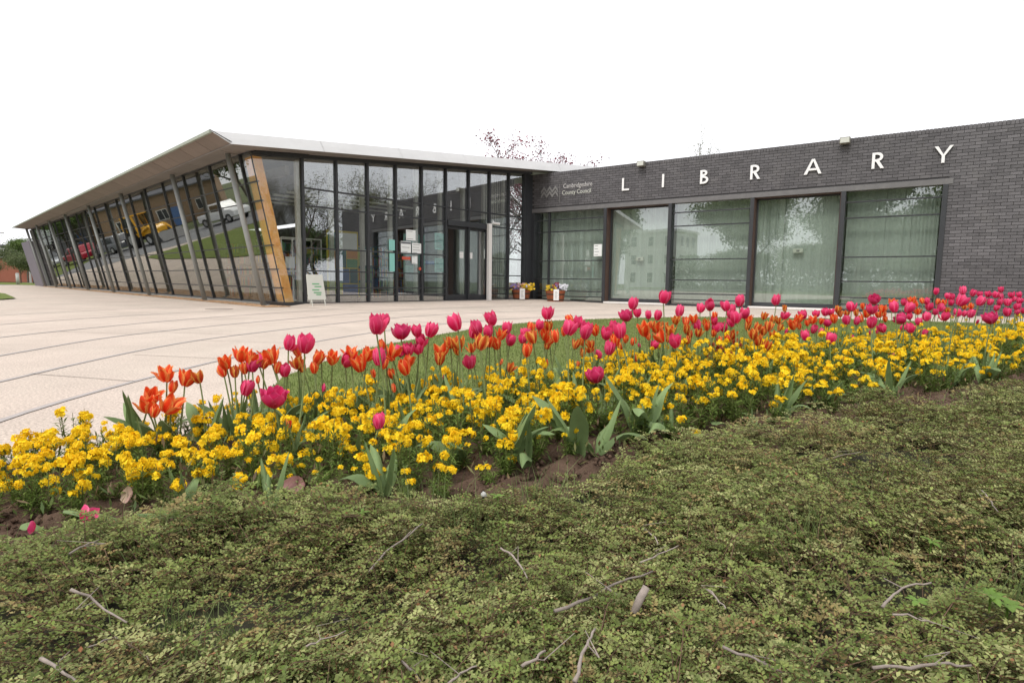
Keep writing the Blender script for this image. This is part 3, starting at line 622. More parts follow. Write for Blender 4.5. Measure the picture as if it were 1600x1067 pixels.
for ch, s in (('L', -3.88), ('I', -2.55), ('B', -1.38), ('R', .03), ('A', 1.40), ('R', 2.95), ('Y', 4.22)):
    o = inst('letter', letter_mesh(ch), sg); o.matrix_parent_inverse = Matrix.Translation(-sg.location)
    mw = facade_matrix(s, .035, 3.62) @ Matrix.Diagonal((.42 if ch != 'A' else .45, .395, .5, 1)); o.matrix_basis = mw
cs = empty('council_sign', RP(-5.9, .01, 3.6), label='grey wave emblem and small raised council name on the brick wall beside the entrance', cat='sign')
def onwall(me, name, s, z, o=.012, parent=cs, sc=(1, 1, 1)):
    ob = inst(name, me, parent); ob.matrix_parent_inverse = Matrix.Translation(-parent.location); ob.matrix_basis = facade_matrix(s, o, z) @ Matrix.Diagonal((*sc, 1)); return ob
for row in (0, 1):
    mb = MB(); n = 3; wv = .23; hh = .13
    pts = [(-.02, .0)] + [(i * wv / 1 + wv * .5 * j, hh * j) for i in range(n) for j in (0, 1)] + [(n * wv, 0)]
    pts = [(0, 0)]; 
    for i in range(n): pts += [(i * wv + wv * .55, .15), ((i + 1) * wv, 0)]
    for i in range(len(pts) - 1):
        (x0, y0), (x1, y1) = pts[i], pts[i + 1]
        mb.prism([(x0, y0), (x1, y1), (x1, y1 + .10), (x0, y0 + .10)], lambda a, b, c: (a, b, c), 0, .012)
    onwall(mb.mesh('wave', M['signgrey']), 'wave', -6.97, 3.60 + row * .15)
onwall(MB().box(-.008, .008, 0, .62, 0, .01).mesh('bar', M['signgrey']), 'divider', -6.22, 3.42)
onwall(text_mesh('Cambridgeshire', .21, .005, mat('lettering_grey', (.52, .50, .49), .5)), 'lettering', -5.52, 3.88, sc=(.83, 1, 1))
onwall(text_mesh('County Council', .21, .005, M['lens']), 'lettering', -5.56, 3.66, sc=(.83, 1, 1))
for s, lb in ((-3.22, 'small square floodlight on top of the brick wall between the letters L and I'), (2.33, 'larger square floodlight on top of the brick wall between the letters A and R')):
    e = empty('floodlight', RP(s, .1, 4.37), label=lb, cat='floodlight', group='floodlights on the brick wall')
    a = MB().fbox(RP, s - .12, s + .12, .03, .20, 4.30, 4.46).build('housing', M['lamp'], bevel=.012); b = MB().fbox(RP, s - .10, s + .10, .20, .206, 4.32, 4.44).build('lens', M['lens']); c = MB().fbox(RP, s - .03, s + .03, .004, .03, 4.28, 4.36).build('bracket', M['steel'])
    under(e, a, b, c)
e = empty('security_camera', EP(-1.95, .2, 2.62), label='small white security camera mounted above the doors on the entrance glazing', cat='camera')
a = MB().tube([EP(-2.05, .06, 2.60), EP(-1.9, .26, 2.57)], .045, 10).build('housing', M['white']); b = MB().tube([EP(-2.05, .05, 2.7), EP(-2.0, .12, 2.61)], .015, 8).build('bracket', M['white']); under(e, a, b)
# papers on the glass: (frame, s, z, w, h, material, label, lines)
def notice(F, s, z, w, h, m, label, lines=5, o=.0, head=None, cat='notice'):
    e = empty('paper_notice', F(s, o, z), label=label, cat=cat)
    a = MB().fbox(F, s - w / 2, s + w / 2, o, o + .003, z - h / 2, z + h / 2).build('sheet', M[m]); obs = [a]
    mb = MB()
    for i in range(lines):
        zz = z + h * (.36 - .72 * i / max(lines - 1, 1)); ww = w * random.uniform(.22, .42)
        mb.fbox(F, s - w * .40, s - w * .40 + ww * 1.8, o + .003, o + .0045, zz - h * .018, zz + h * .018)
    if lines: obs.append(mb.build('print', M['print']))
    if head: obs.append(MB().fbox(F, s - w * .48, s + w * .48, o + .003, o + .005, z + h * .30, z + h * .46).build('heading', M[head]))
    under(e, *obs)
og = -.025
notice(EP, -5.38, 1.98, .34, .30, 'paper', 'white sheet topmost of the notices on the glass near the doors', 2)
notice(EP, -5.56, 1.62, .36, .34, 'paper', 'white notice with dark heading under the topmost sheet', 3, head='print')
notice(EP, -5.17, 1.60, .34, .32, 'paper', 'pale landscape notice right of the dark-headed one on the glass', 4)
notice(EP, -5.25, 1.27, .20, .22, 'paper', 'small pale notice below the transom beside the red sign', 2)
notice(EP, -5.55, 1.31, .30, .09, 'redp', 'narrow red strip notice below the dark-headed sheet', 1)
notice(EP, -6.05, 1.18, .18, .52, 'aqua', 'tall aqua poster with cut-out figure at the middle of the glazing', 0, cat='poster')
notice(EP, -6.05, 1.66, .20, .30, 'aqua', 'short aqua banner above the tall aqua poster', 0, cat='poster')
notice(EP, -4.23, 1.87, .36, .50, 'aqua', 'pale green opening-hours panel beside the doors, upper sheet', 9, o=og - .06)
notice(EP, -4.6, 1.22, .34, .10, 'bluep', 'blue strip notice on the panel beside the doors', 1, o=og - .06)
notice(EP, -4.23, 1.15, .36, .42, 'aqua', 'pale green panel of small print beside the doors, lower sheet', 8, o=og - .06)
notice(EP, -3.32, 1.50, .16, .20, 'white', 'small white square sign on the first door leaf', 3, o=-.063)
notice(EP, -2.92, 1.50, .16, .20, 'white', 'small white square sign on the second door leaf', 3, o=-.063)
notice(RP, -4.76, 1.76, .30, .40, 'paper', 'white notice with black emblem on the window beside the plain pane', 4, o=-.118)
e = empty('door_sticker', EP(-5.0, .01, .9), label='small round red sticker low on the glazing near the doors', cat='sticker'); a = MB().tube([EP(-5.05, .0, 1.02), EP(-5.05, .004, 1.02)], .05, 14).build('disc', M['redp']); under(e, a)
for s_, z_, l_ in ((-3.35, 1.46, 'small pale box on the plain pane below L and I'), (1.32, 1.63, 'small pale box on the plain pane below the first A')):
    e = empty('wall_box', RP(s_, -.3, z_), label=l_, cat='box', group='small pale boxes behind the plain panes'); a = MB().fbox(RP, s_ - .13, s_ + .13, -.36, -.30, z_ - .06, z_ + .06).build('casing', M['cream'], bevel=.008); b = MB().fbox(RP, s_ - .04, s_ + .04, -.30, -.295, z_ - .03, z_ + .02).build('grille', M['signgrey']); under(e, a, b)
# display boards with posters inside the hall
k = 0
def board(s0, s1, o, z0, z1, label, posters, frame='shelf'):
    e = empty('display_board', EP((s0 + s1) / 2, o, 0), label=label, cat='display board')
    obs = [MB().fbox(EP, s0, s1, o - .03, o, z0, z1).build('panel', M['yellowp'] if frame == 'y' else M[frame]), MB().fbox(EP, s0, s0 + .04, o - .04, o - .03, .02, z1).build('leg', M['steel']), MB().fbox(EP, s1 - .04, s1, o - .04, o - .03, .02, z1).build('leg', M['steel'])]
    for (u0, u1, w0, w1, m) in posters:
        obs.append(MB().fbox(EP, lerp(s0, s1, u0), lerp(s0, s1, u1), o, o + .005, lerp(z0, z1, w0), lerp(z0, z1, w1)).build('poster', M[m]))
    under(e, *obs)
board(-7.72, -6.75, -.62, .22, 2.0, 'yellow-framed board of colourful posters inside the glass', [(.04, .30, .72, .97, 'tealp'), (.34, .96, .72, .97, 'paper'), (.04, .28, .46, .69, 'orangep'), (.30, .60, .44, .70, 'tealp'), (.62, .97, .58, .70, 'orangep'), (.62, .97, .44, .57, 'greenp'), (.04, .3, .22, .42, 'paper'), (.32, .70, .20, .42, 'bluep'), (.72, .97, .2, .42, 'tealp'), (.04, .45, .02, .19, 'limep'), (.48, .97, .02, .18, 'bluep')], 'y')
board(-6.70, -6.2, -.75, .25, 1.6, 'narrow board of small posters inside the glass beside the colourful board', [(.05, .45, .6, .95, 'limep'), (.5, .95, .62, .95, 'paper'), (.05, .5, .3, .55, 'orangep'), (.5, .95, .3, .55, 'greenp'), (.05, .9, .05, .25, 'limep')], 'tealp')
board(-4.95, -4.12, -.9, .9, 2.1, 'pale green information board inside beside the doors', [(.5, .95, .1, .9, 'aqua'), (.05, .45, .2, .9, 'tealp')], 'aqua')
# metal display case by the corner
dc = empty('display_case', EP(-8.2, -.9, 0), label='tall white metal display frame inside the corner glazing', cat='display case')
mb = MB()
for s in (-9.0, -8.45, -7.9):
    for o in (-.6, -1.1): mb.fbox(EP, s - .015, s + .015, o - .015, o + .015, .02, 1.72)
a = mb.build('upright', M['cream']); mb = MB()
for z in (1.70, .86, .1):
    for o in (-.6, -1.1): mb.fbox(EP, -9.0, -7.9, o - .014, o + .014, z, z + .028)
b = mb.build('rail', M['cream']); c = MB().fbox(EP, -8.75, -8.5, -.9, -.89, .95, 1.25).build('leaflet', M['paper']); under(dc, a, b, c)
# desk lamp arms seen behind the corner pane
e = empty('desk_lamp', EP(-8.9, -1.4, 1.72), label='white jointed desk lamp inside the corner glazing', cat='lamp'); a = MB().tube([EP(-9.2, -1.4, 1.74), EP(-8.95, -1.4, 1.95), EP(-8.75, -1.4, 1.78)], .012, 6).build('arm', M['white']); b = MB().tube([EP(-8.95, -1.4, 2.08), EP(-8.93, -1.4, 1.93)], [.02, .07], 10).build('shade', M['white']); under(e, a, b)
# striped vertical blind of the lobby, seen between the doors and the corner
bd = empty('vertical_blind', EP(-1.62, -.35, 0), label='pale striped vertical blind inside beside the white post', cat='blind')
for i in range(9):
    s = -1.98 + i * .088; o = MB().fbox(EP, s, s + .045, -.40, -.395, .1, 4.15).build('slat', M['cream']); under(bd, o)
# bookcases further in, so the depth of the hall reads
bk_cols = ['redp', 'bluep', 'tealp', 'yellowp', 'paper', 'greenp', 'orangep']
for n, (s, o) in enumerate([(-7.8, -3.4), (-6.2, -4.6), (-4.6, -3.2), (-7.6, -6.1), (-2.8, -4.4)]):
    e = empty('bookcase', EP(s, o, 0), label=['dark bookcase of mixed books behind the colourful poster board', 'dark bookcase deep in the hall behind the aqua poster', 'dark bookcase behind the paper notices beside the doors', 'dark bookcase deep behind the corner glazing', 'dark bookcase in the lobby behind the sliding doors'][n], cat='bookcase')
    fr = MB(); fr.fbox(EP, s - .6, s + .6, o - .32, o - .30, .02, 1.8)
    for x in (-.6, .58): fr.fbox(EP, s + x, s + x + .02, o - .3, o, .02, 1.8)
    obs = [fr.build('carcass', M['shelf'])]
    for q in range(5): obs.append(MB().fbox(EP, s - .58, s + .58, o - .3, o, .06 + q * .36, .08 + q * .36).build('shelf', M['shelf']))
    for q in range(5):
        bm_ = MB(); x = -.56; ms = []
        while x < .52:
            t = random.uniform(.02, .05); hh = random.uniform(.2, .3); bm_.fbox(EP, s + x, s + x + t, o - .25, o - .02, .085 + q * .36, .085 + q * .36 + hh, random.randrange(len(bk_cols))); x += t + (.12 if random.random() < .08 else .002)
        obs.append(bm_.build('book_row', [M[c] for c in bk_cols], kind=None))
    under(e, *obs)
# A-board on the paving
ab = empty('easel_board', EP(-8.72, .75, 0.0), label='white freestanding notice board with green print outside the corner glazing', cat='notice board')
def AB(x, y, z):   # local: x along the board, y lean back
    return EP(-8.78 + x * .78, .75 - y * .78, z * .80)
mb = MB(); mb.hexa([AB(-.30, .02, .22), AB(.30, .02, .22), AB(.30, .05, .22), AB(-.30, .05, .22), AB(-.27, .17, .98), AB(.27, .17, .98), AB(.27, .20, .98), AB(-.27, .20, .98)]); a = mb.build('board', M['cream'], bevel=.006)
mb = MB()
for zz, x0, x1 in ((.42, -.1, .16), (.50, -.14, .10), (.60, -.05, .18), (.68, -.12, .12), (.36, -.02, .14)):
    y = .02 + (zz - .22) / .76 * .15 - .004
    mb.hexa([AB(x0, y, zz), AB(x1, y, zz), AB(x1, y + .002, zz), AB(x0, y + .002, zz), AB(x0, y + .006, zz + .035), AB(x1, y + .006, zz + .035), AB(x1, y + .008, zz + .035), AB(x0, y + .008, zz + .035)])
b = mb.build('green_print', M['greenp']); obs = [a, b]
for x in (-.2, .24): obs.append(MB().tube([AB(x, -.05, 0), AB(x, .04, .25), AB(x, .12, .6)], .012, 6).build('leg', M['cream'])); 
obs.append(MB().tube([AB(0, .5, 0), AB(0, .2, .9)], .012, 6).build('rear_leg', M['cream'])); under(ab, *obs)
# half barrel planters
def planter(s, o, label, scheme, rz):
    p = RP(s, o, 0); e = empty('barrel_planter', (p[0], p[1], .03), rz, label=label, cat='planter', group='half barrel planters by the entrance corner')
    n = 18
    for k in range(n):      # staves
        a0 = 2 * math.pi * k / n; a1 = 2 * math.pi * (k + 1) / n - .02; R0, R1 = .26, .325
        mb = MB(); ring = lambda r, a, z: (r * math.cos(a), r * math.sin(a), z)
        mb.hexa([ring(R0, a0, 0), ring(R0, a1, 0), ring(R0 - .03, a1, 0), ring(R0 - .03, a0, 0), ring(R1, a0, .34), ring(R1, a1, .34), ring(R1 - .03, a1, .34), ring(R1 - .03, a0, .34)]); mb.build('stave', M['barrel'], e)
    for z in (.03, .20):
        r = .26 + .065 * z / .34 + .004; mb = MB(); V = []; Fc = []
        for k in range(24):
            a = 2 * math.pi * k / 24; V += [(r * math.cos(a), r * math.sin(a), z), ((r + .008) * math.cos(a), (r + .008) * math.sin(a), z + .045)]
        for k in range(24): j = (k + 1) % 24; Fc.append((2 * k, 2 * j, 2 * j + 1, 2 * k + 1))
        mb.add(V, Fc).build('hoop', M['hoop'], e)
    MB().tube([(0, 0, .27), (0, 0, .30)], .295, 20).build('potting_soil', M['soil'], e)
    V = []; Fc = []
    for k in range(260):
        a = random.uniform(0, 6.28); r = random.uniform(0, .34) ; z = .30 + random.uniform(0, .15) * (1 - r); l = random.uniform(.03, .06); q = Vector((r * math.cos(a), r * math.sin(a), z)); d = Vector((random.gauss(0, 1), random.gauss(0, 1), .6)).normalized() * l; sd = d.cross(Vector((random.random(), random.random(), 1))).normalized() * l * .35
        b = len(V); V += [q, q + d * .5 + sd, q + d, q + d * .5 - sd]; Fc.append((b, b + 1, b + 2, b + 3))
    MB().add(V, Fc).build('foliage', M['wleaf'], e)
    # pansies: 5 petals each, grouped by colour over the barrel
    for (x0, x1, mm, cnt, zt) in scheme:
        mb = MB()
        for _ in range(cnt):
            x = random.uniform(x0, x1); y = random.uniform(-.22, .24); z = .38 + random.uniform(-.04, .15) * zt; c = Vector((x, -y, z)); nrm = Vector((random.gauss(0, .4), -1, random.uniform(.2, .9))).normalized()
            t = nrm.cross(Vector((0, 0, 1))).normalized(); bb = nrm.cross(t)
            for q in range(5):
                a = q * 2 * math.pi / 5 + .3; r = .021; m0 = c + (t * math.cos(a) + bb * math.sin(a)) * r * .9; e1 = (t * math.cos(a) + bb * math.sin(a)) * r; e2 = (t * -math.sin(a) + bb * math.cos(a)) * r * .95
                mb.add([c + nrm * .002 * q, m0 + e2 * .9 + nrm * .004, m0 + e1 * .8 + e2 * .4 + nrm * .006, m0 + e1 * .8 - e2 * .4 + nrm * .006, m0 - e2 * .9 + nrm * .004], [(0, 1, 2, 3, 4)])
        mb.build('blossoms', M[mm], e)
    mb = MB(); mb.box(-.085, .085, -.338, -.332, .04, .38); mb.build('tag', M['white'], e); mb = MB()
    for i in range(6): mb.box(-.045, -.045 + random.uniform(.05, .09), -.3405, -.339, .30 - i * .04, .31 - i * .04)
    mb.build('tag_print', M['signgrey'], e)
    e.scale = (1.05, 1.05, 1.08)
bpy.context.view_layer.update()
planter(-7.35, .62, 'half barrel planter of violet and yellow pansies nearer the doors', [(-.42, -.1, 'p_violet', 46, 1.1), (-.36, -.2, 'p_yellow', 16, .7), (-.15, .1, 'p_pinky', 30, 1.1), (0, .42, 'p_yellow', 80, 1.1), (.1, .3, 'p_white', 5, 1)], .1)
planter(-5.92, .65, 'half barrel planter of white and maroon pansies under the barred window', [(-.3, 0, 'p_yellow', 20, .8), (-.1, .1, 'p_maroon', 26, 1.3), (0, .2, 'p_violet', 16, 1), (.1, .38, 'p_white', 34, 1)], .0)

# ------------------------------------------------------------------ trees
def gen_tree(seed, H, spread, trunk_h, nleaf, lsize, cols, depth=4, r0=None, clump=.5, upright=.5, barkm='bark'):
    R = random.Random(seed); g = np.random.default_rng(seed); mb = MB(); tips = []
    r0 = r0 or H * .022
    def grow(p, d, L, r, lev):
        pts = [p]; q = p.copy(); dd = d.copy(); n = 4
        for i in range(n):
            dd = (dd + Vector((R.gauss(0, .13), R.gauss(0, .13), R.gauss(0, .08) + .04 * upright))).normalized(); q = q + dd * L / n; pts.append(q.copy())
            if lev >= 2: tips.append((q.copy(), lev))
        mb.tube(pts, [r * (1 - .45 * i / n) for i in range(n + 1)], 6 if lev < 2 else (4 if lev < 3 else 3), cap=False)
        if lev >= depth: return
        for k in range(R.choice((3, 4)) if lev else R.choice((5, 6))):
            t = R.uniform(.35, 1) if lev else R.uniform(.25, 1.0); i = min(int(t * n), n - 1); s = pts[i].lerp(pts[i + 1], t * n - i) if t < 1 else pts[-1]
            a = R.uniform(0, 6.28); out = Vector((math.cos(a), math.sin(a), R.uniform(-.1, .5) + upright * .6)).normalized(); nd = (dd * .45 + out * spread).normalized()
            grow(s, nd, L * R.uniform(.55, .8), r * .5, lev + 1)
    grow(Vector((0, 0, 0)), Vector((0, 0, 1)), trunk_h + (H - trunk_h) * .45, r0, 0)
    zs = max(t[0].z for t in tips); k = H / zs
    for i, v in enumerate(mb.v): mb.v[i] = (v[0] * k, v[1] * k, v[2] * k)
    tr = mb.mesh('trunk', M[barkm], smooth=True)
    T = np.array([t[0] * k for t in tips]); idx = g.integers(0, len(T), nleaf); c = T[idx] + g.normal(0, clump, (nleaf, 3)) * np.array([1, 1, .7])
    d = g.normal(0, 1, (nleaf, 3)); d /= np.linalg.norm(d, axis=1)[:, None]; up = g.normal(0, 1, (nleaf, 3)); s = np.cross(d, up); s /= np.linalg.norm(s, axis=1)[:, None]
    l = g.uniform(.6, 1.2, nleaf)[:, None] * lsize
    V = np.stack([c - d * l * .5, c + s * l * .32, c + d * l * .5, c - s * l * .32], 1).reshape(-1, 3); Fq = np.arange(nleaf * 4).reshape(-1, 4)
    cc = np.array(cols)[g.integers(0, len(cols), nleaf)] * g.uniform(.75, 1.25, (nleaf, 1)); tone = 1 + .25 * np.sin(T[idx][:, :1] * 1.3) * np.cos(T[idx][:, 1:2] * 1.7)
    cr = np_mesh('crown', V, Fq, M['leafy'], np.repeat(cc * tone, 4, 0))
    return tr, cr
def place_tree(name, t, loc, rz, sc, label, cat='tree', group=None):
    e = empty(name, loc, rz, label=label, cat=cat, group=group); e.scale = sc if hasattr(sc, '__len__') else (sc,) * 3
    inst('trunk', t[0], e); inst('crown', t[1], e); return e
GR = [(.10, .16, .03), (.075, .13, .03), (.14, .19, .05)]
T_round = gen_tree(3, 10, .95, 1.0, 34000, .26, GR, clump=.6)
T_round2 = gen_tree(11, 11, .9, .8, 30000, .28, [(.085, .14, .03), (.12, .18, .05), (.06, .10, .03)], clump=.65)
T_loose = gen_tree(21, 12, .8, 2.0, 5200, .16, [(.15, .17, .06), (.11, .13, .05), (.17, .15, .08)], clump=.35, upright=.9)
T_loose2 = gen_tree(27, 12, .75, 1.6, 3600, .15, [(.16, .17, .07), (.12, .13, .05)], clump=.3, upright=1.0)
T_red = gen_tree(33, 9.6, .9, 2.5, 6500, .15, [(.20, .05, .075), (.14, .04, .05), (.28, .10, .12)], clump=.22, upright=.6)
T_bush = gen_tree(41, 2.6, 1.2, .3, 9000, .09, [(.12, .16, .06), (.16, .18, .09), (.09, .12, .05)], clump=.25, r0=.04)
# in view
place_tree('red_leaf_tree', T_red, (2.6, 37, 0), .3, (1.0, 1.0, .96), 'dark red leaved tree showing over the roof beside the brick wall', group='dark red trees behind the library')
place_tree('red_leaf_tree', T_red, (-1.3, 38, 0), 2.1, (.7, .7, .96), 'dark red leaved tree top showing over the zinc roof above the doors', group='dark red trees behind the library')
place_tree('bare_tree', T_loose2, (12.2, 36, 0), .9, (.4, .4, .84), 'nearly bare tree top over the brick wall between the letters B and R')
place_tree('bushy_tree', T_round, (-51.5, 61.5, 0), 1.0, (.40, .40, .45), 'pale green rounded tree behind the red brick store')
place_tree('bushy_tree', T_round2, (-48.5, 62, 0), 2.0, (.36, .36, .33), 'light green tree beside the dark end wall of the library')
for x, y, s, l in ((-44.2, 52, 1.25, 'loose brownish shrub against the red brick store'), (-41.0, 49.5, 1.15, 'grey green shrub between the bollard and the end wall'), (-38.6, 48.5, 1.0, 'dark green shrub touching the end wall of the library'), (-49.8, 53.5, 1.0, 'dark low shrub at the edge of the photograph before the red store'), (-46.9, 52, .7, 'small brown shrub beside the dark low shrub')):
    place_tree('shrub', T_bush, (x, y, 0), x, s, l, 'shrub', 'shrubs beyond the far end of the library')
# low red brick store with a flat roof
e = empty('brick_store', (-56, 62, 0), label='low red brick flat-roofed store beyond the plaza', cat='building')
MB().box(-8, 6.6, 0, 6, 0, 2.55).build('wall', M['redbrick'], e); MB().box(-8.2, 6.8, -.2, 6.2, 2.55, 2.8).build('roof', M['concrete'], e); MB().box(-2.2, -1.2, -.02, .01, 1.9, 2.15).build('vent', M['steel'], e)
e = empty('grey_house', (-68, 78, 0), label='grey house with a white framed window behind the brick store', cat='house')
MB().box(-8, 7, 0, 6, 0, 4.6).build('wall', M['greywall'], e); MB().box(-8.3, 7.3, -.3, 6.3, 4.6, 4.8).build('roof', M['slate'], e)
w_ = MB().box(-1.2, .6, -.06, -.02, 3.1, 4.3).build('window', M['white'], e); MB().box(-1.05, -.35, -.08, -.062, 3.2, 4.2).build('pane', M['winglass'], w_); MB().box(-.25, .45, -.08, -.062, 3.2, 4.2).build('pane', M['winglass'], w_)
e = empty('bollard', (-37.9, 44.3, 0), label='short pale grey bollard on the far edge of the paving', cat='bollard'); MB().tube([(0, 0, 0), (0, 0, .82)], .11, 14).build('post', M['concrete'], e, smooth=True); MB().tube([(0, 0, .82), (0, 0, .88)], [.12, .08], 14).build('cap', M['concrete'], e)
for (x, y, h_, lb) in ((-58.2, 66, 5.4, 'thin dark lamp post with a small head at the picture edge'), (-47.5, 57, 4.2, 'pale lamp post behind the loose shrub')):
    e = empty('lamp_post', (x, y, 0), label=lb, cat='street lamp', group='lamp posts beyond the plaza'); MB().tube([(0, 0, 0), (0, 0, h_)], [.09, .05], 8).build('pole', M['concrete'], e); MB().box(-.05, .55, -.08, .08, h_, h_ + .1).build('lamp_head', M['lamp'], e)
flat('verge', [(-60, 47), (-46, 44.5), (-33.5, 41.2), (-32.5, 46), (-40, 54), (-60, 60)], .02, M['lawn'], kind='structure')

# ------------------------------------------------------------------ the surroundings that the glass mirrors
# vehicles, built along +x
def wheel(e, x, y, r, w=.2, name='wheel'):
    o = MB().tube([(x, y - w / 2, r), (x, y + w / 2, r)], r, 18).build(name, M['tyre'], e); h = MB().tube([(x, y - w / 2 - .01, r), (x, y + w / 2 + .01, r)], r * .58, 14).build('rim', M['rim'], o)
def car(loc, rz, paint, label, L=4.2, H=1.45, kind='hatch', Wd=1.7):
    e = empty('parked_car', loc, rz, label=label, cat='car'); b = MB(); h = H
    prof = {'hatch': [(-.5, .25), (-.5, .62), (-.47, .72), (-.24, .95 * .72), (.5, .68), (.5, .25)]}
    lo = [(-L / 2, .28), (-L / 2, .7), (-L / 2 + .12, .86), (L * .22, .9), (L / 2 - .15, .72), (L / 2, .55), (L / 2, .28)]
    b.prism(lo, lambda a, c, d: (a, d, c), -Wd / 2, Wd / 2); b.build('body', paint, e, bevel=.07)
    up = [(-L / 2 + .15, .86), (-L / 2 + .35, h - .04), (-L / 2 + .8, h), (.25, h), (L * .24, .88)]
    c = MB(); n = len(up); vs = [(a, -Wd / 2 + .06 + (z - .86) * .22, z) for a, z in up] + [(a, Wd / 2 - .06 - (z - .86) * .22, z) for a, z in up]
    c.add(vs, [tuple(range(n))[::-1], tuple(range(n, 2 * n))] + [(i, (i + 1) % n, n + (i + 1) % n, n + i) for i in range(n)]); c.build('cabin', paint, e, bevel=.04)
    for sy in (-1, 1):
        for (x0, x1) in ((-L / 2 + .55, -L * .06), (-L * .03, L * .16)):
            yy = lambda z: sy * (Wd / 2 - .05 - (z - .86) * .22)
            MB().add([(x0, yy(.94), .94), (x1, yy(.94), .94), (x1 - (.35 if x1 > 0 else .05), yy(h - .1), h - .1), (x0 + .08, yy(h - .1), h - .1)], [(0, 1, 2, 3)]).build('side_window', M['winglass'], e)
    MB().add([(L * .235, -Wd / 2 + .15, .93), (L * .235, Wd / 2 - .15, .93), (.33, Wd / 2 - .25, h - .07), (.33, -Wd / 2 + .25, h - .07)], [(0, 1, 2, 3)]).build('windscreen', M['winglass'], e).location.x = .03
    for sx in (-1, 1):
        for sy in (-1, 1): wheel(e, sx * L * .31, sy * (Wd / 2 - .08), .31)
    for sy in (-1, 1): MB().box(L / 2 - .02, L / 2 + .01, sy * .55 - .17, sy * .55 + .17, .55, .68).build('headlight', M['lens'], e)
    return e
hd_ = math.atan2(-.85, .5)
car((-46.6, 46.2, 0), hd_ + math.pi, M['carred'], 'dark red hatchback parked across the road, mirrored in the leaning glass')
car((-45.2, 42.2, 0), hd_ + math.pi, M['cargrey'], 'dark grey estate car parked ahead of the red hatchback', L=4.5, H=1.5)
car((-50.4, 52.0, 0), hd_, M['carsilver'], 'silver people carrier parked behind the red hatchback', L=4.5, H=1.7)
car((-47.0, 25.0, 0), hd_, M['carwhite'], 'white saloon car parked beyond the white pickup', L=4.3, H=1.4)
# white pickup
e = empty('pickup_truck', (-42.6, 30.6, 0), hd_, label='white pickup truck with open bed parked across the road', cat='pickup')
b = MB(); b.prism([(-2.4, .45), (-2.4, 1.05), (.2, 1.05), (2.0, 1.05), (2.45, .85), (2.45, .4)], lambda a, c, d: (a, d, c), -.85, .85); b.build('body', M['carwhite'], e, bevel=.06)
b = MB(); b.prism([(-.5, 1.0), (-.45, 1.72), (.75, 1.72), (1.35, 1.02)], lambda a, c, d: (a, d, c), -.76, .76); b.build('cab', M['carwhite'], e, bevel=.05)
for sy in (-1, 1): MB().add([(-.35, sy * .765, 1.1), (1.1, sy * .765, 1.1), (.7, sy * .765, 1.6), (-.3, sy * .765, 1.6)], [(0, 1, 2, 3)]).build('side_window', M['winglass'], e)
MB().box(-2.3, -.6, -.7, .7, 1.05, 1.06).build('truck_bed', M['steel'], e)
for sx in (-1.5, 1.55):
    for sy in (-1, 1): wheel(e, sx, sy * .78, .36)
# backhoe digger
e = empty('backhoe_digger', (-42.5, 37.2, 0), hd_, label='yellow wheeled backhoe digger parked on the road', cat='digger')
b = MB(); b.prism([(.2, .75), (.2, 1.55), (1.9, 1.45), (2.1, 1.2), (2.1, .75)], lambda a, c, d: (a, d, c), -.5, .5); b.build('bonnet', M['jcb'], e, bevel=.06)
MB().box(-1.6, 2.2, -.42, .42, .55, .85).build('chassis', M['steel'], e)
for x in (-1.35, -.55, .15):
    for y in (-.78, .78): MB().box(x - .05, x + .05, y - .05, y + .05, 1.05, 2.55).build('cab_pillar', M['jcb'], e)
MB().box(-1.5, .3, -.85, .85, 2.55, 2.72).build('cab_roof', M['jcb'], e, bevel=.05); MB().box(-1.4, .2, -.8, .8, .85, 1.15).build('cab_floor', M['jcb'], e)
for y in (-.76, .76): MB().box(-1.3, .1, y - .01, y + .01, 1.15, 2.55).build('cab_window', M['winglass'], e)
for y in (-.85, .85): wheel(e, -.85, y, .72, .42, 'rear_wheel'); wheel(e, 1.55, y, .48, .32, 'front_wheel')
for y in (-.62, .62): MB().tube([(.4, y, 1.2), (1.6, y, 1.5), (2.9, y, .55)], .09, 8).build('loader_arm', M['jcb'], e)
b = MB(); b.prism([(2.8, .12), (2.7, .8), (3.0, .85), (3.5, .12)], lambda a, c, d: (a, d, c), -1.1, 1.1); b.build('loader_bucket', M['steel'], e)
MB().tube([(-1.6, 0, .8), (-2.5, 0, 2.7), (-3.1, 0, 1.9), (-3.0, 0, .9)], .13, 8).build('digging_arm', M['jcb'], e); b = MB(); b.prism([(-3.2, .9), (-2.7, .95), (-2.75, .4), (-3.1, .35)], lambda a, c, d: (a, d, c), -.35, .35); b.build('digging_bucket', M['steel'], e)
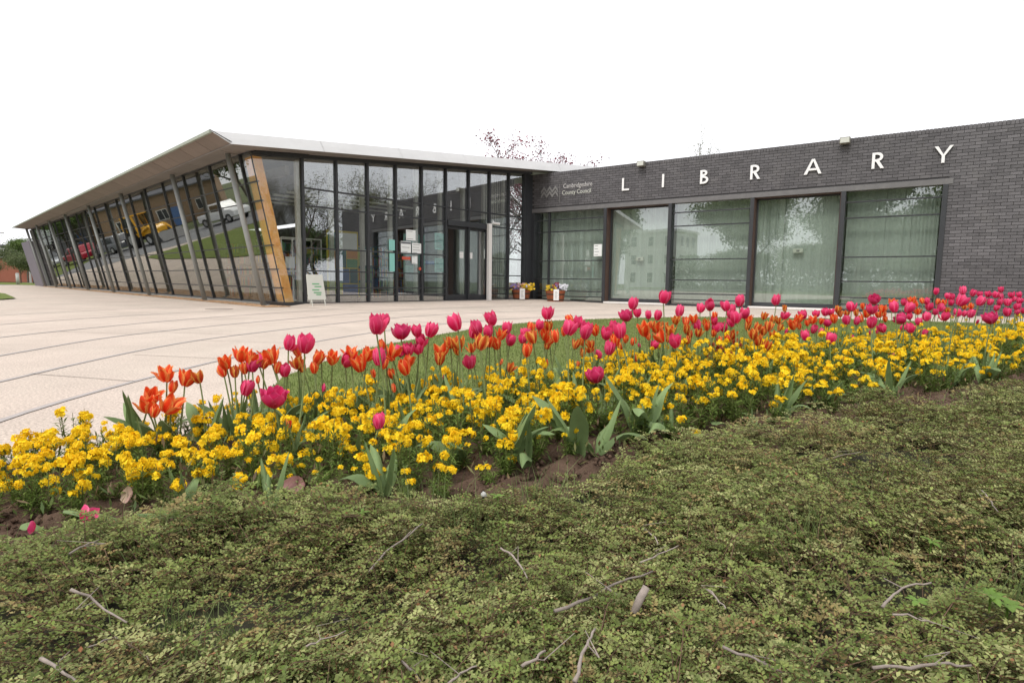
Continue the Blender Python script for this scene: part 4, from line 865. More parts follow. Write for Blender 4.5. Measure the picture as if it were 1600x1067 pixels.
# low brown brick hall, gabled houses behind the road
def house(name, loc, rz, w, d, h, rh, wall_m, label, nwin=4, storeys=1, group=None):
    e = empty(name, loc, rz, label=label, cat='house', group=group)
    b = MB(); b.add([(-w / 2, 0, 0), (w / 2, 0, 0), (w / 2, d, 0), (-w / 2, d, 0), (-w / 2, 0, h), (w / 2, 0, h), (w / 2, d, h), (-w / 2, d, h), (-w / 2, d / 2, h + rh), (w / 2, d / 2, h + rh)], [(0, 1, 5, 4), (2, 3, 7, 6), (1, 2, 6, 9, 5), (3, 0, 4, 8, 7)]); b.build('wall', M[wall_m], e)
    r = MB(); o = .35
    for sy in (0, 1):
        y0 = -o if sy == 0 else d + o; z0 = h - o * rh / (d / 2); r.hexa([(-w / 2 - o, y0, z0 - .08), (w / 2 + o, y0, z0 - .08), (w / 2 + o, d / 2, h + rh - .08), (-w / 2 - o, d / 2, h + rh - .08), (-w / 2 - o, y0, z0 + .08), (w / 2 + o, y0, z0 + .08), (w / 2 + o, d / 2, h + rh + .08), (-w / 2 - o, d / 2, h + rh + .08)])
    r.build('roof', M['slate'], e)
    for f in range(storeys):
        for i in range(nwin):
            x = -w / 2 + w * (i + .5) / nwin; z = 1.0 + f * 2.6; ww = MB().box(x - .55, x + .55, -.04, .02, z, z + 1.2).build('window', M['white'], e); MB().box(x - .48, x - .03, -.06, -.041, z + .07, z + 1.13).build('pane', M['winglass'], ww); MB().box(x + .03, x + .48, -.06, -.041, z + .07, z + 1.13).build('pane', M['winglass'], ww)
    dd = MB().box(-w * .1 - .45, -w * .1 + .45, -.05, .01, 0, 2.05).build('door', M['bluep'], e)
    return e
wr = math.atan2(.87, -.49) - math.pi / 2   # facing the library
fr_ = math.radians(60) 
house('brick_hall', (-62, 45.5, 0), math.atan2(9, 3), 13, 9, 4.1, 2.6, 'brownbrick', 'low brown brick hall with grey slate roof across the road', 3)
for i, (x, y) in enumerate([(-66, 52.5), (-69.5, 61.5), (-73, 70.5)]):
    house('gabled_house', (x, y, 0), math.atan2(9, 3) + math.pi / 2 * 0, 8, 9, 5.0, 3.2, 'brownbrick' if i != 1 else 'greywall', ['brown brick gabled house beside the low brick hall', 'grey rendered gabled house in the middle of the row', 'brown brick gabled house at the far end of the row'][i], 3, 2, 'houses across the road')
for i, (x, y, s, t, l) in enumerate([(-57.5, 33.5, .95, T_round, 'dense green tree beside the low brick hall'), (-56, 27, .95, T_round2, 'dense green tree beyond the white pickup'), (-56, 14, .9, T_round, 'broad green tree at the bend of the road'), (-61, 54.5, .75, T_round2, 'dark tree at the far end of the parked cars'), (-69, 62, .8, T_round, 'dark tree beyond the parked cars')]):
    place_tree('broad_tree', t, (x, y, 0), i * 1.3, s, l, group='trees across the road')
# white town house mirrored in the wing's windows
e = empty('town_house', (-78, -34.5, 0), math.atan2(-5, 4) + .35, label='white three storey town house with parapet and sash windows', cat='house')
MB().box(-5.5, 5.5, -10, 0, 0, 11.2).build('wall', M['stucco'], e); MB().box(-5.8, 5.8, -10.3, .3, 10.6, 10.95).build('cornice', M['white'], e)
for z in (3.8, 7.2): MB().box(-5.6, 5.6, -10.1, .1, z, z + .22).build('string_course', M['white'], e)
for f in range(3):
    for x in (-3.6, 0, 3.6):
        z = .9 + f * 3.5; w_ = MB().box(x - .65, x + .65, -.02, .06, z, z + 2.0).build('window', M['white'], e); MB().box(x - .55, x + .55, .061, .075, z + .1, z + .98).build('pane', M['winglass'], w_); MB().box(x - .55, x + .55, .061, .075, z + 1.04, z + 1.9).build('pane', M['winglass'], w_)
for f in range(3):
    for y in (-2.2, -5, -7.8):
        z = .9 + f * 3.5; w_ = MB().box(5.49, 5.56, y - .65, y + .65, z, z + 2.0).build('window', M['white'], e); MB().box(5.561, 5.575, y - .55, y + .55, z + .1, z + 1.9).build('pane', M['winglass'], w_)
flat('back_green', [(-85, -60), (20, -60), (20, -6.5), (-29.5, -6.5), (-34, -8), (-34, -30), (-48, -32), (-50, -8), (-85, 0)], -.03, M['lawn'], kind='structure')
for i, (x, y, s, t, l) in enumerate([(-38, -2.5, (.72, .72, .95), T_round2, 'tall broad tree on the green beside the white town house'), (-30, -17.5, 1.12, T_round, 'great spreading tree on the green opposite the middle windows'), (-24, -24, 1.2, T_round2, 'great round tree on the green behind the flower bed'), (-15.5, -27.5, 1.2, T_round, 'broad dark tree on the green opposite the letter R'), (-8, -31, 1.25, T_round2, 'broad tree on the green opposite the brick wall'), (2, -34, 1.2, T_round, 'round tree on the green directly behind the viewpoint'), (-27, -30, (1.5, 1.5, .9), T_round, 'wide dense tree closing the gap behind the great spreading tree'), (-17.5, -35, (1.5, 1.5, .9), T_round2, 'wide dense tree behind the dark tree opposite R'), (-9, -38, (1.5, 1.5, .9), T_round, 'wide dense tree behind the tree opposite the brick wall'), (-20, -29, (1.3, 1.3, .62), T_round2, 'low leafy tree filling the space between two great trees'), (-12, -31, (1.3, 1.3, .62), T_round, 'low leafy tree beside the dark tree opposite R'), (-44, -25, (1.1, 1.1, .5), T_round2, 'low dense thicket under the great spreading tree'), (-36, -34, (1.3, 1.3, .6), T_round, 'low dense thicket behind the great round tree'), (-22, -40, (1.4, 1.4, .6), T_round2, 'low dense thicket behind the dark tree opposite R'), (-6, -42, (1.4, 1.4, .6), T_round, 'low dense thicket opposite the brick wall')]):
    place_tree('broad_tree', t, (x, y, 0), i * 1.1 + .4, s, l, group='trees on the green opposite')
gh_ = np.random.default_rng(5); nh = 26000; tt_ = gh_.random(nh); hx = -56 + 78 * tt_; hy = -25 - 24 * np.sin(tt_ * 2.2) + gh_.normal(0, 1.0, nh); hz_ = gh_.uniform(.0, 4.4, nh) * (1 + .16 * np.sin(tt_ * 60)) 
hc = np.stack([hx, hy, hz_], 1); hd2 = gh_.normal(0, 1, (nh, 3)); hd2 /= np.linalg.norm(hd2, axis=1)[:, None]; hs = np.cross(hd2, gh_.normal(0, 1, (nh, 3))); hs /= np.linalg.norm(hs, axis=1)[:, None]; hl = gh_.uniform(.3, .55, nh)[:, None]
HV = np.stack([hc - hd2 * hl * .5, hc + hs * hl * .35, hc + hd2 * hl * .5, hc - hs * hl * .35], 1).reshape(-1, 3)
inst('hedge', np_mesh('hedge', HV, np.arange(nh * 4).reshape(-1, 4), M['leafy'], np.repeat(np.array(GR)[gh_.integers(0, 3, nh)] * gh_.uniform(.6, 1.0, (nh, 1)), 4, 0)), label='long tall green hedge closing the far side of the green', cat='hedge')
for i, (x, y, s, t, l) in enumerate([(24.5, 6.6, .72, T_loose, 'slender half bare tree beyond the end of the brick wing'), (27.5, 12.0, .74, T_loose2, 'wispy half bare tree close to the end of the brick wing'), (33, 2.0, .95, T_loose2, 'tall wispy tree far beyond the end of the brick wing'), (38, 9.5, .95, T_loose, 'tall half bare tree beyond the wispy one'), (44, 14, 1.0, T_loose2, 'tall thin tree farthest beyond the brick wing'), (30, -6, .9, T_round, 'leafy green tree beyond the end of the brick wing'), (23, 1, (.7, .7, .42), T_round, 'low leafy tree just past the end of the brick wing'), (27, -4, (.8, .8, .5), T_round2, 'low leafy tree past the end of the wing nearer the green'), (47, 3, (1.1, 1.5, .62), T_round2, 'low dense evergreen thicket farthest beyond the wing'), (44, 20, (1.1, 1.5, .55), T_round, 'low dense thicket behind the thin trees'), (34, -14, (1.1, 1.4, .6), T_round2, 'low dense thicket at the side of the green'), (50, -8, (1.1, 1.5, .7), T_round, 'deep green thicket closing the view beyond the wing')]):
    place_tree('young_tree', t, (x, y, 0), i * 1.7, s, l, group='thin trees beyond the brick wing')
# ------------------------------------------------------------------ flower bed
def soil_z(x, y): return .03 + .06 * min(max((x + .6) / 2.2, 0), 1)
xs_ = np.linspace(-2.4, 10, 240); nr = 26
V = []
for x in xs_:
    f_, b_ = interp(FRONT, x) - .25, interp(BACK, x) + .02
    for j in range(nr):
        t = j / (nr - 1); y = f_ + (b_ - f_) * t; z = soil_z(x, y) * (1 if j < nr - 1 else 0) + (rng.normal(0, .009) + .012 * math.sin(x * 23 + y * 9) * math.cos(y * 31 - x * 7)) * (0 < j < nr - 1) - (.02 if j == nr - 1 else 0)
        V.append((x, y, z))
Fq = [(i * nr + j, (i + 1) * nr + j, (i + 1) * nr + j + 1, i * nr + j + 1) for i in range(len(xs_) - 1) for j in range(nr - 1)]
inst('bed_soil', np_mesh('bed_soil', V, Fq, M['soil'], smooth=True), kind='structure')
# crumbs and clods of soil
nc = 2600; cx_ = rng.uniform(-1.6, 4.5, nc); cy_ = np.array([interp(FRONT, x) for x in cx_]) + rng.uniform(-.14, .12, nc)
base = np.stack([cx_, cy_, np.array([soil_z(x, y) for x, y in zip(cx_, cy_)]) + .004], 1); szc = rng.uniform(.003, .012, nc)[:, None, None]
Vg = base[:, None, :] + oc[None] * szc * rng.uniform(.6, 1.4, (nc, 6, 1)); Fg = of[None] + (np.arange(nc) * 6)[:, None, None]
inst('soil_clods', np_mesh('soil_clods', Vg.reshape(-1, 3), Fg.reshape(-1, 3), M['soil']), kind='stuff', label='dark crumbly clods of bare soil along the front of the flower bed')

# --- petals, one mesh per kind of petal
def petal_mesh(name, m, wid, bulge, tipw, curl, frill=0, seed=0):
    R = random.Random(seed); nu, nv = 5, 7; V = []; UV = []
    for j in range(nv):
        t = j / (nv - 1); w = wid * (math.sin(math.pi * min(t * .78 + .10, 1)) ** .75) * (1 - .0 * t)
        if t > .8: w *= 1 - (t - .8) / .2 * (1 - tipw)
        r = bulge * math.sin(math.pi * min(.12 + t * .68, 1)) ** .8 + curl * max(t - .6, 0) ** 2 * 2.5
        for i in range(nu):
            u = i / (nu - 1) - .5; a = u * 2 * w / max(r + .12, .2)
            fr = frill * R.uniform(-1, 1) * abs(u) * t
            rr = r + .03; V.append((rr * math.cos(a) * 1.0 + fr, rr * math.sin(a) * 1.15, t + .04 * (1 - (2 * u) ** 2) * (t > .7) + fr * .5)); UV.append((i / (nu - 1), t))
    Fc = [(j * nu + i, j * nu + i + 1, (j + 1) * nu + i + 1, (j + 1) * nu + i) for j in range(nv - 1) for i in range(nu - 1)]
    me = bpy.data.meshes.new(name); me.from_pydata(V, [], Fc); me.materials.append(M[m]); uv = me.uv_layers.new(name='UVMap')
    for lp in me.loops: uv.data[lp.index].uv = UV[lp.vertex_index]
    me.polygons.foreach_set('use_smooth', [True] * len(Fc)); me.update(); return me
PET = {'p': [petal_mesh('petal', 'pink', .46, .42, .14, [.05, .22, .4][i], .07, i) for i in range(3)], 'P': [petal_mesh('petal', 'pinkd', .5, .42, .5, .12, .22, 5 + i) for i in range(3)],
       'o': [petal_mesh('petal', 'orange', .40, .36, .3, 0, .07, 9 + i) for i in range(3)], 'O': [petal_mesh('petal', 'orange', .46, .40, .4, .35, .24, 14 + i) for i in range(3)],
       'y': [petal_mesh('petal', 'flame', .40, .36, .4, .30, .18, 19 + i) for i in range(3)], 's': [petal_mesh('petal', 'pinkd', .36, .34, .2, -.1, .04, 25)], 'S': [petal_mesh('petal', 'orange', .36, .34, .2, -.1, .04, 26)]}
def stem_mesh(bow, seed):
    R = random.Random(seed); pts = []; n = 8; ph = R.uniform(0, 6.28)
    for i in range(n + 1):
        t = i / n; b = bow * math.sin(math.pi * t); pts.append((b * math.cos(ph), b * math.sin(ph), t))
    mb = MB()   # unit height, radius later scaled in x/y: radius is .0032 m
    for i, p in enumerate(pts):
        for k in range(6):
            a = k * math.pi / 3; mb.v.append((p[0] + .0034 * math.cos(a) * (1.15 - .3 * i / n), p[1] + .0034 * math.sin(a) * (1.15 - .3 * i / n), p[2]))
    for i in range(n):
        for k in range(6): mb.f.append((i * 6 + k, i * 6 + (k + 1) % 6, (i + 1) * 6 + (k + 1) % 6, (i + 1) * 6 + k)); mb.m.append(0)
    return mb.mesh('stem', M['stem'], True)
STEMS = [stem_mesh(b, i) for i, b in enumerate((.006, .012, .02, .03, .016))]
def leaf_mesh(name, m, wid, arch, fold, wave, seed, tipdroop=0):
    """broad strap leaf of unit length rising along +z and bending towards +x"""
    R = random.Random(seed); nv, V = 12, []
    x, z, ang = 0, 0, .10
    for j in range(nv):
        t = j / (nv - 1); w = wid * (math.sin(math.pi * (t * .86 + .14)) ** .8) * (1 if t < .97 else .4)
        ang += arch / nv + tipdroop * (t > .6) / nv; x += math.sin(ang) / nv; z += math.cos(ang) / nv
        wv = wave * math.sin(t * 7 + seed) ; nx, nz = -math.cos(ang), math.sin(ang)
        for u, f in ((-1, 1), (-.5, .35), (0, 0), (.5, .35), (1, 1)):
            h = fold * w * f + wv * u * w; V.append((x - nx * h * 1, u * w * (1 - .25 * fold), z - nz * h * -1 * -1))
    Fc = [(j * 5 + i, j * 5 + i + 1, (j + 1) * 5 + i + 1, (j + 1) * 5 + i) for j in range(nv - 1) for i in range(4)]
    me = bpy.data.meshes.new(name); me.from_pydata(V, [], Fc); me.materials.append(M[m]); me.polygons.foreach_set('use_smooth', [True] * len(Fc)); me.update(); return me
TL = [leaf_mesh('leaf', 'tleaf', .085, .5, .9, .3, 1), leaf_mesh('leaf', 'tleaf', .11, .9, .7, .4, 2, .6), leaf_mesh('leaf', 'tleaf', .075, .25, 1.0, .2, 3), leaf_mesh('leaf', 'tleaf', .12, 1.4, .5, .5, 4, 1.2)]
TUL = [
('O',-1.276,2.105,0.308,0.81),('o',-1.259,2.104,0.259,0.76),('O',-1.218,2.118,0.292,0.9),('y',-1.168,2.13,0.295,0.8),('O',-1.333,2.083,0.231,0.93),('O',-1.305,2.03,0.209,0.84),
('O',-1.259,2.064,0.207,1),('o',-1.224,1.934,0.208,0.75),('o',-1.086,2.151,0.315,0.75),('O',-1.078,2.156,0.346,0.75),('y',-1.049,2.159,0.31,0.75),('O',-1.03,2.17,0.375,0.8),
('o',-1.016,2.168,0.323,0.77),('O',-1,2.175,0.359,0.8),('p',-0.99,2.175,0.333,0.75),('p',-0.967,2.187,0.348,0.75),('O',-0.933,2.216,0.368,0.98),('o',-0.957,2.194,0.34,0.75),
('o',-0.918,2.222,0.318,0.75),('s',-0.971,2.176,0.277,0.75),('p',-1.016,2.16,0.248,0.88),('P',-0.796,1.901,0.27,1),('p',-0.892,2.239,0.306,0.75),('p',-0.883,2.258,0.411,0.86),
('p',-0.752,2.073,0.432,1),('o',-0.848,2.279,0.378,0.83),('y',-0.852,2.272,0.333,0.85),('y',-0.834,2.282,0.315,0.76),('O',-0.796,2.312,0.348,0.8),('o',-0.799,2.305,0.307,0.79),
('s',-0.72,1.828,0.2,0.86),('o',-0.776,2.326,0.353,0.75),('O',-0.74,2.35,0.343,0.78),('p',-0.694,2.379,0.337,0.93),('O',-0.673,2.394,0.361,0.76),('O',-0.618,2.427,0.352,0.86),
('O',-0.624,2.36,0.32,1),('p',-0.543,2.333,0.348,1),('o',-0.557,2.459,0.305,0.81),('p',-0.478,2.024,0.506,1),('p',-0.553,2.482,0.492,0.8),('o',-0.558,2.467,0.385,0.75),
('O',-0.521,2.486,0.362,0.88),('o',-0.515,2.487,0.336,0.75),('P',-0.487,2.514,0.441,0.99),('p',-0.419,2.552,0.441,0.79),('p',-0.375,2.577,0.445,0.98),('p',-0.402,2.557,0.398,0.8),
('p',-0.414,2.547,0.364,0.75),('p',-0.455,2.524,0.361,0.83),('p',-0.481,2.509,0.357,0.78),('O',-0.471,2.509,0.312,0.9),('o',-0.391,2.119,0.344,1),('o',-0.52,2.476,0.261,0.75),
('s',-0.5,2.425,0.205,0.94),('p',-0.227,2.404,0.492,1),('p',-0.151,2.614,0.456,1),('p',-0.185,2.674,0.431,0.93),('p',-0.114,2.724,0.425,0.9),('p',-0.093,2.75,0.489,0.96),
('p',-0.027,2.803,0.44,0.88),('p',-0.012,2.81,0.381,0.88),('p',-0.191,2.655,0.293,0.97),('O',-0.321,2.595,0.352,0.93),('y',-0.324,2.554,0.319,1),('y',-0.28,2.62,0.382,0.91),
('y',-0.235,2.554,0.39,1),('y',-0.248,2.633,0.348,0.8),('y',-0.13,2.294,0.421,1),('o',-0.108,2.724,0.379,0.91),('O',-0.069,2.758,0.371,0.9),('y',-0.187,2.665,0.356,0.75),
('s',-0.054,2.761,0.277,0.75),('y',-0.013,2.793,0.247,0.75),('s',-0.767,2.318,0.223,0.88),('s',-0.588,2.436,0.266,0.94),('p',-0.431,1.836,0.205,0.75),('s',-0.306,2.589,0.226,0.76),
('p',0.05,2.862,0.383,0.75),('p',0.071,2.882,0.407,0.84),('p',0.136,2.938,0.446,0.75),('p',0.182,2.981,0.504,0.98),('O',-0.058,2.773,0.411,0.75),('y',0.095,2.523,0.424,1),
('o',0.092,2.902,0.435,0.87),('y',0.188,2.978,0.437,0.91),('O',0.163,2.955,0.397,0.82),('O',0.182,2.966,0.37,0.75),('o',0.21,2.738,0.407,1),('o',0.064,2.498,0.367,1),
('y',0.182,2.963,0.34,0.75),('y',0.17,2.942,0.242,0.75),('p',0.251,2.575,0.463,1),('p',0.308,2.428,0.46,1),('p',0.346,3.098,0.455,0.9),('o',0.317,3.078,0.469,0.92),
('o',0.442,3.034,0.416,1),('y',0.338,3.078,0.334,0.84),('y',0.385,3.113,0.345,0.76),('y',0.436,3.146,0.328,0.81),('y',0.381,3.103,0.286,0.75),('o',0.275,3.04,0.404,0.81),
('y',0.423,3.135,0.306,0.75),('p',0.488,3.175,0.269,0.75),('s',0.357,3.079,0.225,0.92),('P',0.364,2.448,0.271,1),('p',0.483,2.96,0.408,1),('p',0.476,2.521,0.456,1),
('p',0.569,3.247,0.425,0.78),('p',0.466,2.757,0.351,1),('P',0.655,3.309,0.479,0.98),('p',0.67,3.225,0.55,1),('p',0.731,3.358,0.492,0.75),('p',0.805,3.402,0.479,0.75),
('p',0.864,3.437,0.475,0.86),('p',0.792,3.028,0.594,1),('p',1.02,3.531,0.497,1),('p',1.165,3.602,0.409,0.89),('p',0.833,2.914,0.376,1),('p',0.839,3.403,0.302,0.75),
('s',0.75,3.349,0.301,0.75),('O',0.67,2.893,0.434,1),('O',0.862,3.428,0.403,0.93),('y',0.832,3.412,0.421,0.75),('y',0.915,3.461,0.418,0.75),('y',0.847,3.073,0.419,1),
('O',0.825,3.13,0.382,1),('y',0.943,3.468,0.337,0.82),('y',0.999,3.513,0.444,0.88),('O',1.073,3.554,0.434,0.78),('y',1.077,3.551,0.39,0.94),('O',1.13,3.587,0.449,0.78),
('y',1.106,3.564,0.356,0.94),('y',1.163,3.596,0.364,0.95),('y',1.094,3.553,0.32,0.84),('o',0.503,2.766,0.391,1),('o',0.652,3.292,0.345,0.75),('o',0.696,3.318,0.329,0.75),
('y',0.617,3.264,0.304,0.84),('y',0.741,3.328,0.225,1),('o',0.81,3.391,0.353,0.75),('p',1.18,3.622,0.516,0.84),('p',1.136,3.316,0.548,1),('p',1.345,3.618,0.531,1),
('p',1.324,3.363,0.57,1),('p',1.439,3.759,0.507,0.78),('p',1.206,3.108,0.489,1),('p',1.412,3.499,0.493,1),('p',1.409,3.74,0.475,0.75),('p',1.433,3.747,0.42,0.95),
('p',1.37,3.71,0.39,0.94),('p',1.3,3.673,0.392,0.94),('p',1.289,3.672,0.435,0.77),('p',1.77,3.873,0.566,1),('p',1.864,3.961,0.46,0.84),('p',2.047,4.042,0.461,0.94),
('p',1.921,3.749,0.339,1),('p',2.128,4.066,0.36,0.9),('p',2.165,4.094,0.466,0.75),('o',1.234,3.639,0.399,0.93),('o',1.296,3.679,0.466,0.75),('y',1.234,3.642,0.425,0.85),
('o',1.284,3.661,0.355,0.75),('o',1.337,3.684,0.305,0.88),('y',1.434,3.738,0.339,0.97),('o',1.401,3.718,0.313,0.82),('y',1.445,3.74,0.3,0.75),('O',1.568,3.817,0.434,0.81),
('y',1.554,3.805,0.39,0.87),('y',1.366,3.186,0.358,1),('y',1.414,3.195,0.327,1),('y',1.692,3.881,0.457,0.82),('y',1.628,3.841,0.383,0.99),('y',1.337,3.182,0.393,1),
('y',1.682,3.865,0.353,0.99),('y',1.574,3.532,0.411,1),('y',1.764,3.912,0.43,0.99),('y',1.822,3.938,0.424,0.78),('y',1.826,3.935,0.378,0.89),('y',1.776,3.907,0.334,0.88),
('s',1.884,3.957,0.348,1),('O',1.925,3.934,0.397,1),('O',1.988,4.013,0.433,0.83),('O',2.124,4.071,0.425,0.84),('o',2.078,4.049,0.402,0.75),('y',1.876,3.971,0.503,0.75),
('s',1.461,3.697,0.201,0.8),('o',2.007,4.016,0.38,0.75),('p',2.242,4.127,0.477,0.85),('p',2.292,4.149,0.476,0.75),('p',2.194,4.092,0.339,0.75),('P',2.26,4.127,0.4,0.75),
('p',1.966,3.546,0.343,1),('o',2.199,4.103,0.413,0.75),('o',2.196,3.924,0.442,1),('y',2.353,4.176,0.494,0.88),('p',2.451,4.168,0.519,1),('p',2.273,3.655,0.524,1),
('P',2.604,4.157,0.573,1),('p',2.45,4.208,0.417,0.98),('p',2.533,4.241,0.408,0.86),('p',2.132,3.418,0.452,1),('p',2.741,4.237,0.363,1),('o',2.598,4.279,0.516,0.75),
('O',2.631,4.286,0.463,0.89),('y',2.539,4.25,0.469,0.88),('O',2.592,4.266,0.426,0.75),('O',2.795,4.355,0.499,0.82),('o',2.817,4.359,0.456,0.75),('O',2.752,4.333,0.456,0.75),
('o',2.825,4.357,0.418,0.75),('O',2.882,4.393,0.548,0.75),('p',2.463,3.712,0.533,1),('p',2.559,3.74,0.529,1),('p',3.02,4.459,0.547,0.75),('P',2.536,3.727,0.466,1),
('p',2.775,4.002,0.377,1),('p',3.005,4.43,0.352,0.75),('p',3.205,4.539,0.394,0.89),('O',3.115,4.51,0.552,0.91),('O',3.177,4.539,0.53,0.75),('y',2.387,4.187,0.462,0.75),
('s',2.507,4.217,0.288,0.88),('s',2.672,4.287,0.321,0.88),('s',2.74,4.314,0.327,0.89),('p',2.535,3.809,0.204,0.76),('y',2.442,4.21,0.465,0.75),('p',3.415,4.67,0.629,0.77),
('p',3.793,4.873,0.64,1.04),('p',3.89,4.898,0.62,0.88),('p',3.992,4.944,0.611,0.75),('p',4.106,4.996,0.611,0.75),('p',4.291,5.084,0.65,0.75),('p',3.572,4.743,0.592,0.75),
('p',3.642,4.777,0.592,0.82),('p',2.709,3.505,0.589,1.02),('p',3.615,4.758,0.539,0.75),('p',3.398,4.209,0.568,1),('p',4.206,5.041,0.605,0.85),('p',4.307,5.085,0.593,0.85),
('p',4.435,5.143,0.606,0.77),('p',4.559,5.197,0.606,0.77),('p',4.127,4.998,0.543,0.84),('p',4.272,5.064,0.54,0.85),('p',4.379,5.111,0.539,0.94),('p',4.549,5.187,0.552,0.86),
('p',4.212,5.031,0.49,0.76),('p',4.503,5.162,0.504,0.94),('p',3.964,4.614,0.473,1),('p',4.514,5.161,0.452,0.77),('p',3.715,4.797,0.458,0.99),('p',3.569,4.495,0.463,1),
('p',3.777,4.826,0.448,0.75),('P',3.122,3.75,0.47,1.12),('p',3.316,4.613,0.555,0.81),('p',3.33,4.615,0.509,0.97),('p',3.476,4.686,0.499,0.9),('p',3.408,4.649,0.465,0.75),
('p',3.133,4.363,0.443,1),('p',3.312,4.416,0.445,1),('p',3.266,4.559,0.299,0.97),('p',4.451,5.146,0.568,0.75),('p',4.608,5.203,0.464,0.75),('p',3.092,4.485,0.436,0.75),
('o',3.254,4.581,0.555,0.75),('O',3.197,4.543,0.473,0.75),('o',3.434,4.671,0.548,0.78),('O',3.522,4.713,0.539,0.75),('y',3.569,4.729,0.474,0.82),('y',3.785,4.836,0.505,0.75),
('o',3.882,4.882,0.507,0.91),('s',3.882,4.811,0.384,1),('s',2.736,3.766,0.272,1),
]
# which stretch of the building each flower stands before, by bearing from the bed
marks = [(-.64, 'at the tip of the bed beside the banded paving'), (-.40, 'before the leaning columns'), (-.235, 'before the easel board and corner glazing'), (-.05, 'before the entrance doors'), (.085, 'before the barrel planters'),
         (.27, 'before the plain pane below L and I'), (.405, 'before the barred window below B'), (.565, 'before the plain pane below the first A'), (.745, 'before the barred window below Y'), (9, 'before the solid brick wall')]
knd = {'p': 'pink cup tulip', 'P': 'open magenta double tulip', 'o': 'orange tulip', 'O': 'open orange tulip with curled petals', 'y': 'cream edged orange tulip', 's': 'small tulip bud'}
ordn = ['first', 'second', 'third', 'fourth', 'fifth', 'sixth', 'seventh', 'eighth', 'ninth', 'tenth', 'eleventh', 'twelfth', '13th', '14th', '15th', '16th', '17th', '18th', '19th', '20th', '21st', '22nd', '23rd', '24th', '25th', '26th', '27th', '28th', '29th', '30th', '31st', '32nd', '33rd', '34th', '35th', '36th']
def where(x, y):
    q = x / y
    for a, l in marks:
        if q < a: return l
buckets = {}
for t in TUL: buckets.setdefault((t[0], where(t[1], t[2])), []).append(t)
for (kk, wl), L_ in buckets.items():
    L_.sort(key=lambda t: t[1] / t[2])
    for i, (k, x, y, z, s) in enumerate(L_):
        R = random.Random(int(x * 1e4 + z * 1e3)); S = {'p': .063, 'P': .065, 'o': .052, 'O': .060, 'y': .055, 's': .032}[k] * min(s, 1.1)
        hgt = S * {'p': 1.08, 'P': 1.0, 'o': 1.15, 'O': 1.15, 'y': 1.1, 's': 1.3}[k]
        bz = z - hgt * .5; gz0 = soil_z(x, y) - .01; ln = bz - gz0
        lean = min(.16 * ln, .05) * (3.2 if z < .27 and k in 'pPO' else 1); a = R.uniform(0, 6.28)
        gx, gy = x + lean * math.cos(a), y + lean * math.sin(a) * .6
        gy = min(max(gy, interp(FRONT, gx) + .02), interp(BACK, gx) - .02) if abs(gy - y) < .3 else gy
        lab = '%s %s' % (knd[k], wl)
        if len(L_) > 1: lab = '%s %s counting from the bed tip, %s' % (ordn[i], knd[k], wl)
        if z > .60 and k == 'p' and len(lab.split()) < 14: lab = 'tall ' + lab
        e = empty('tulip', (gx, gy, gz0), label=' '.join(lab.split()[:16]), cat='tulip', group={'p': 'pink tulips in the flower bed', 'P': 'double tulips in the flower bed', 'o': 'orange tulips in the flower bed', 'O': 'orange tulips in the flower bed', 'y': 'cream edged tulips in the flower bed', 's': 'small tulip buds in the flower bed'}[k])
        top = Vector((x - gx, y - gy, bz - gz0)); q = Vector((0, 0, 1)).rotation_difference(top.normalized())
        o = inst('stem', R.choice(STEMS), e); o.rotation_mode = 'QUATERNION'; o.rotation_quaternion = q; o.scale = (1, 1, top.length + .004)
        tilt = q.to_matrix().to_4x4() @ Matrix.Rotation(R.gauss(0, .2), 4, 'X') @ Matrix.Rotation(R.gauss(0, .2), 4, 'Y')
        rr = R.uniform(0, 6.28); opn = {'p': R.uniform(-.08, .16), 'P': .35, 'o': R.uniform(0, .2), 'O': R.uniform(.08, .42), 'y': R.uniform(.0, .32), 's': -.05}[k]
        npet = 10 if k == 'P' else (6 if k != 's' else 4)
        pk = k if k != 's' else ('S' if R.random() < .5 else 's')
        for j in range(npet):
            inner = j >= (3 if npet <= 6 else 5); az_ = rr + j * 2 * math.pi / (3 if npet <= 6 else 5) + (.6 if inner else 0) * math.pi / (1.8 if npet <= 6 else 3) + R.gauss(0, .1)
            op = opn * (1 if not inner else .45) + R.gauss(0, .05) + (.35 if R.random() < .08 and k in 'py' else 0)
            mw = Matrix.Translation(top) @ tilt @ Matrix.Rotation(az_, 4, 'Z') @ Matrix.Rotation(op, 4, 'Y') @ Matrix.Diagonal((S * (.95 if not inner else .84), S * (.95 if not inner else .84), hgt * (1 if not inner else 1.02) * R.uniform(.93, 1.06), 1))
            inst('petal', R.choice(PET[pk]), e, mw=mw)
        nl = R.choice((1, 2, 2)) if k != 's' else 1
        for j in range(nl):
            l = R.uniform(.16, .27) * (1 if x < 2.6 else 1.1); az_ = R.uniform(0, 6.28)
            inst('leaf', R.choice(TL), e, mw=Matrix.Rotation(az_, 4, 'Z') @ Matrix.Rotation(R.uniform(-.1, .25), 4, 'Y') @ Matrix.Diagonal((l, l * R.uniform(.75, 1.15), l, 1)))
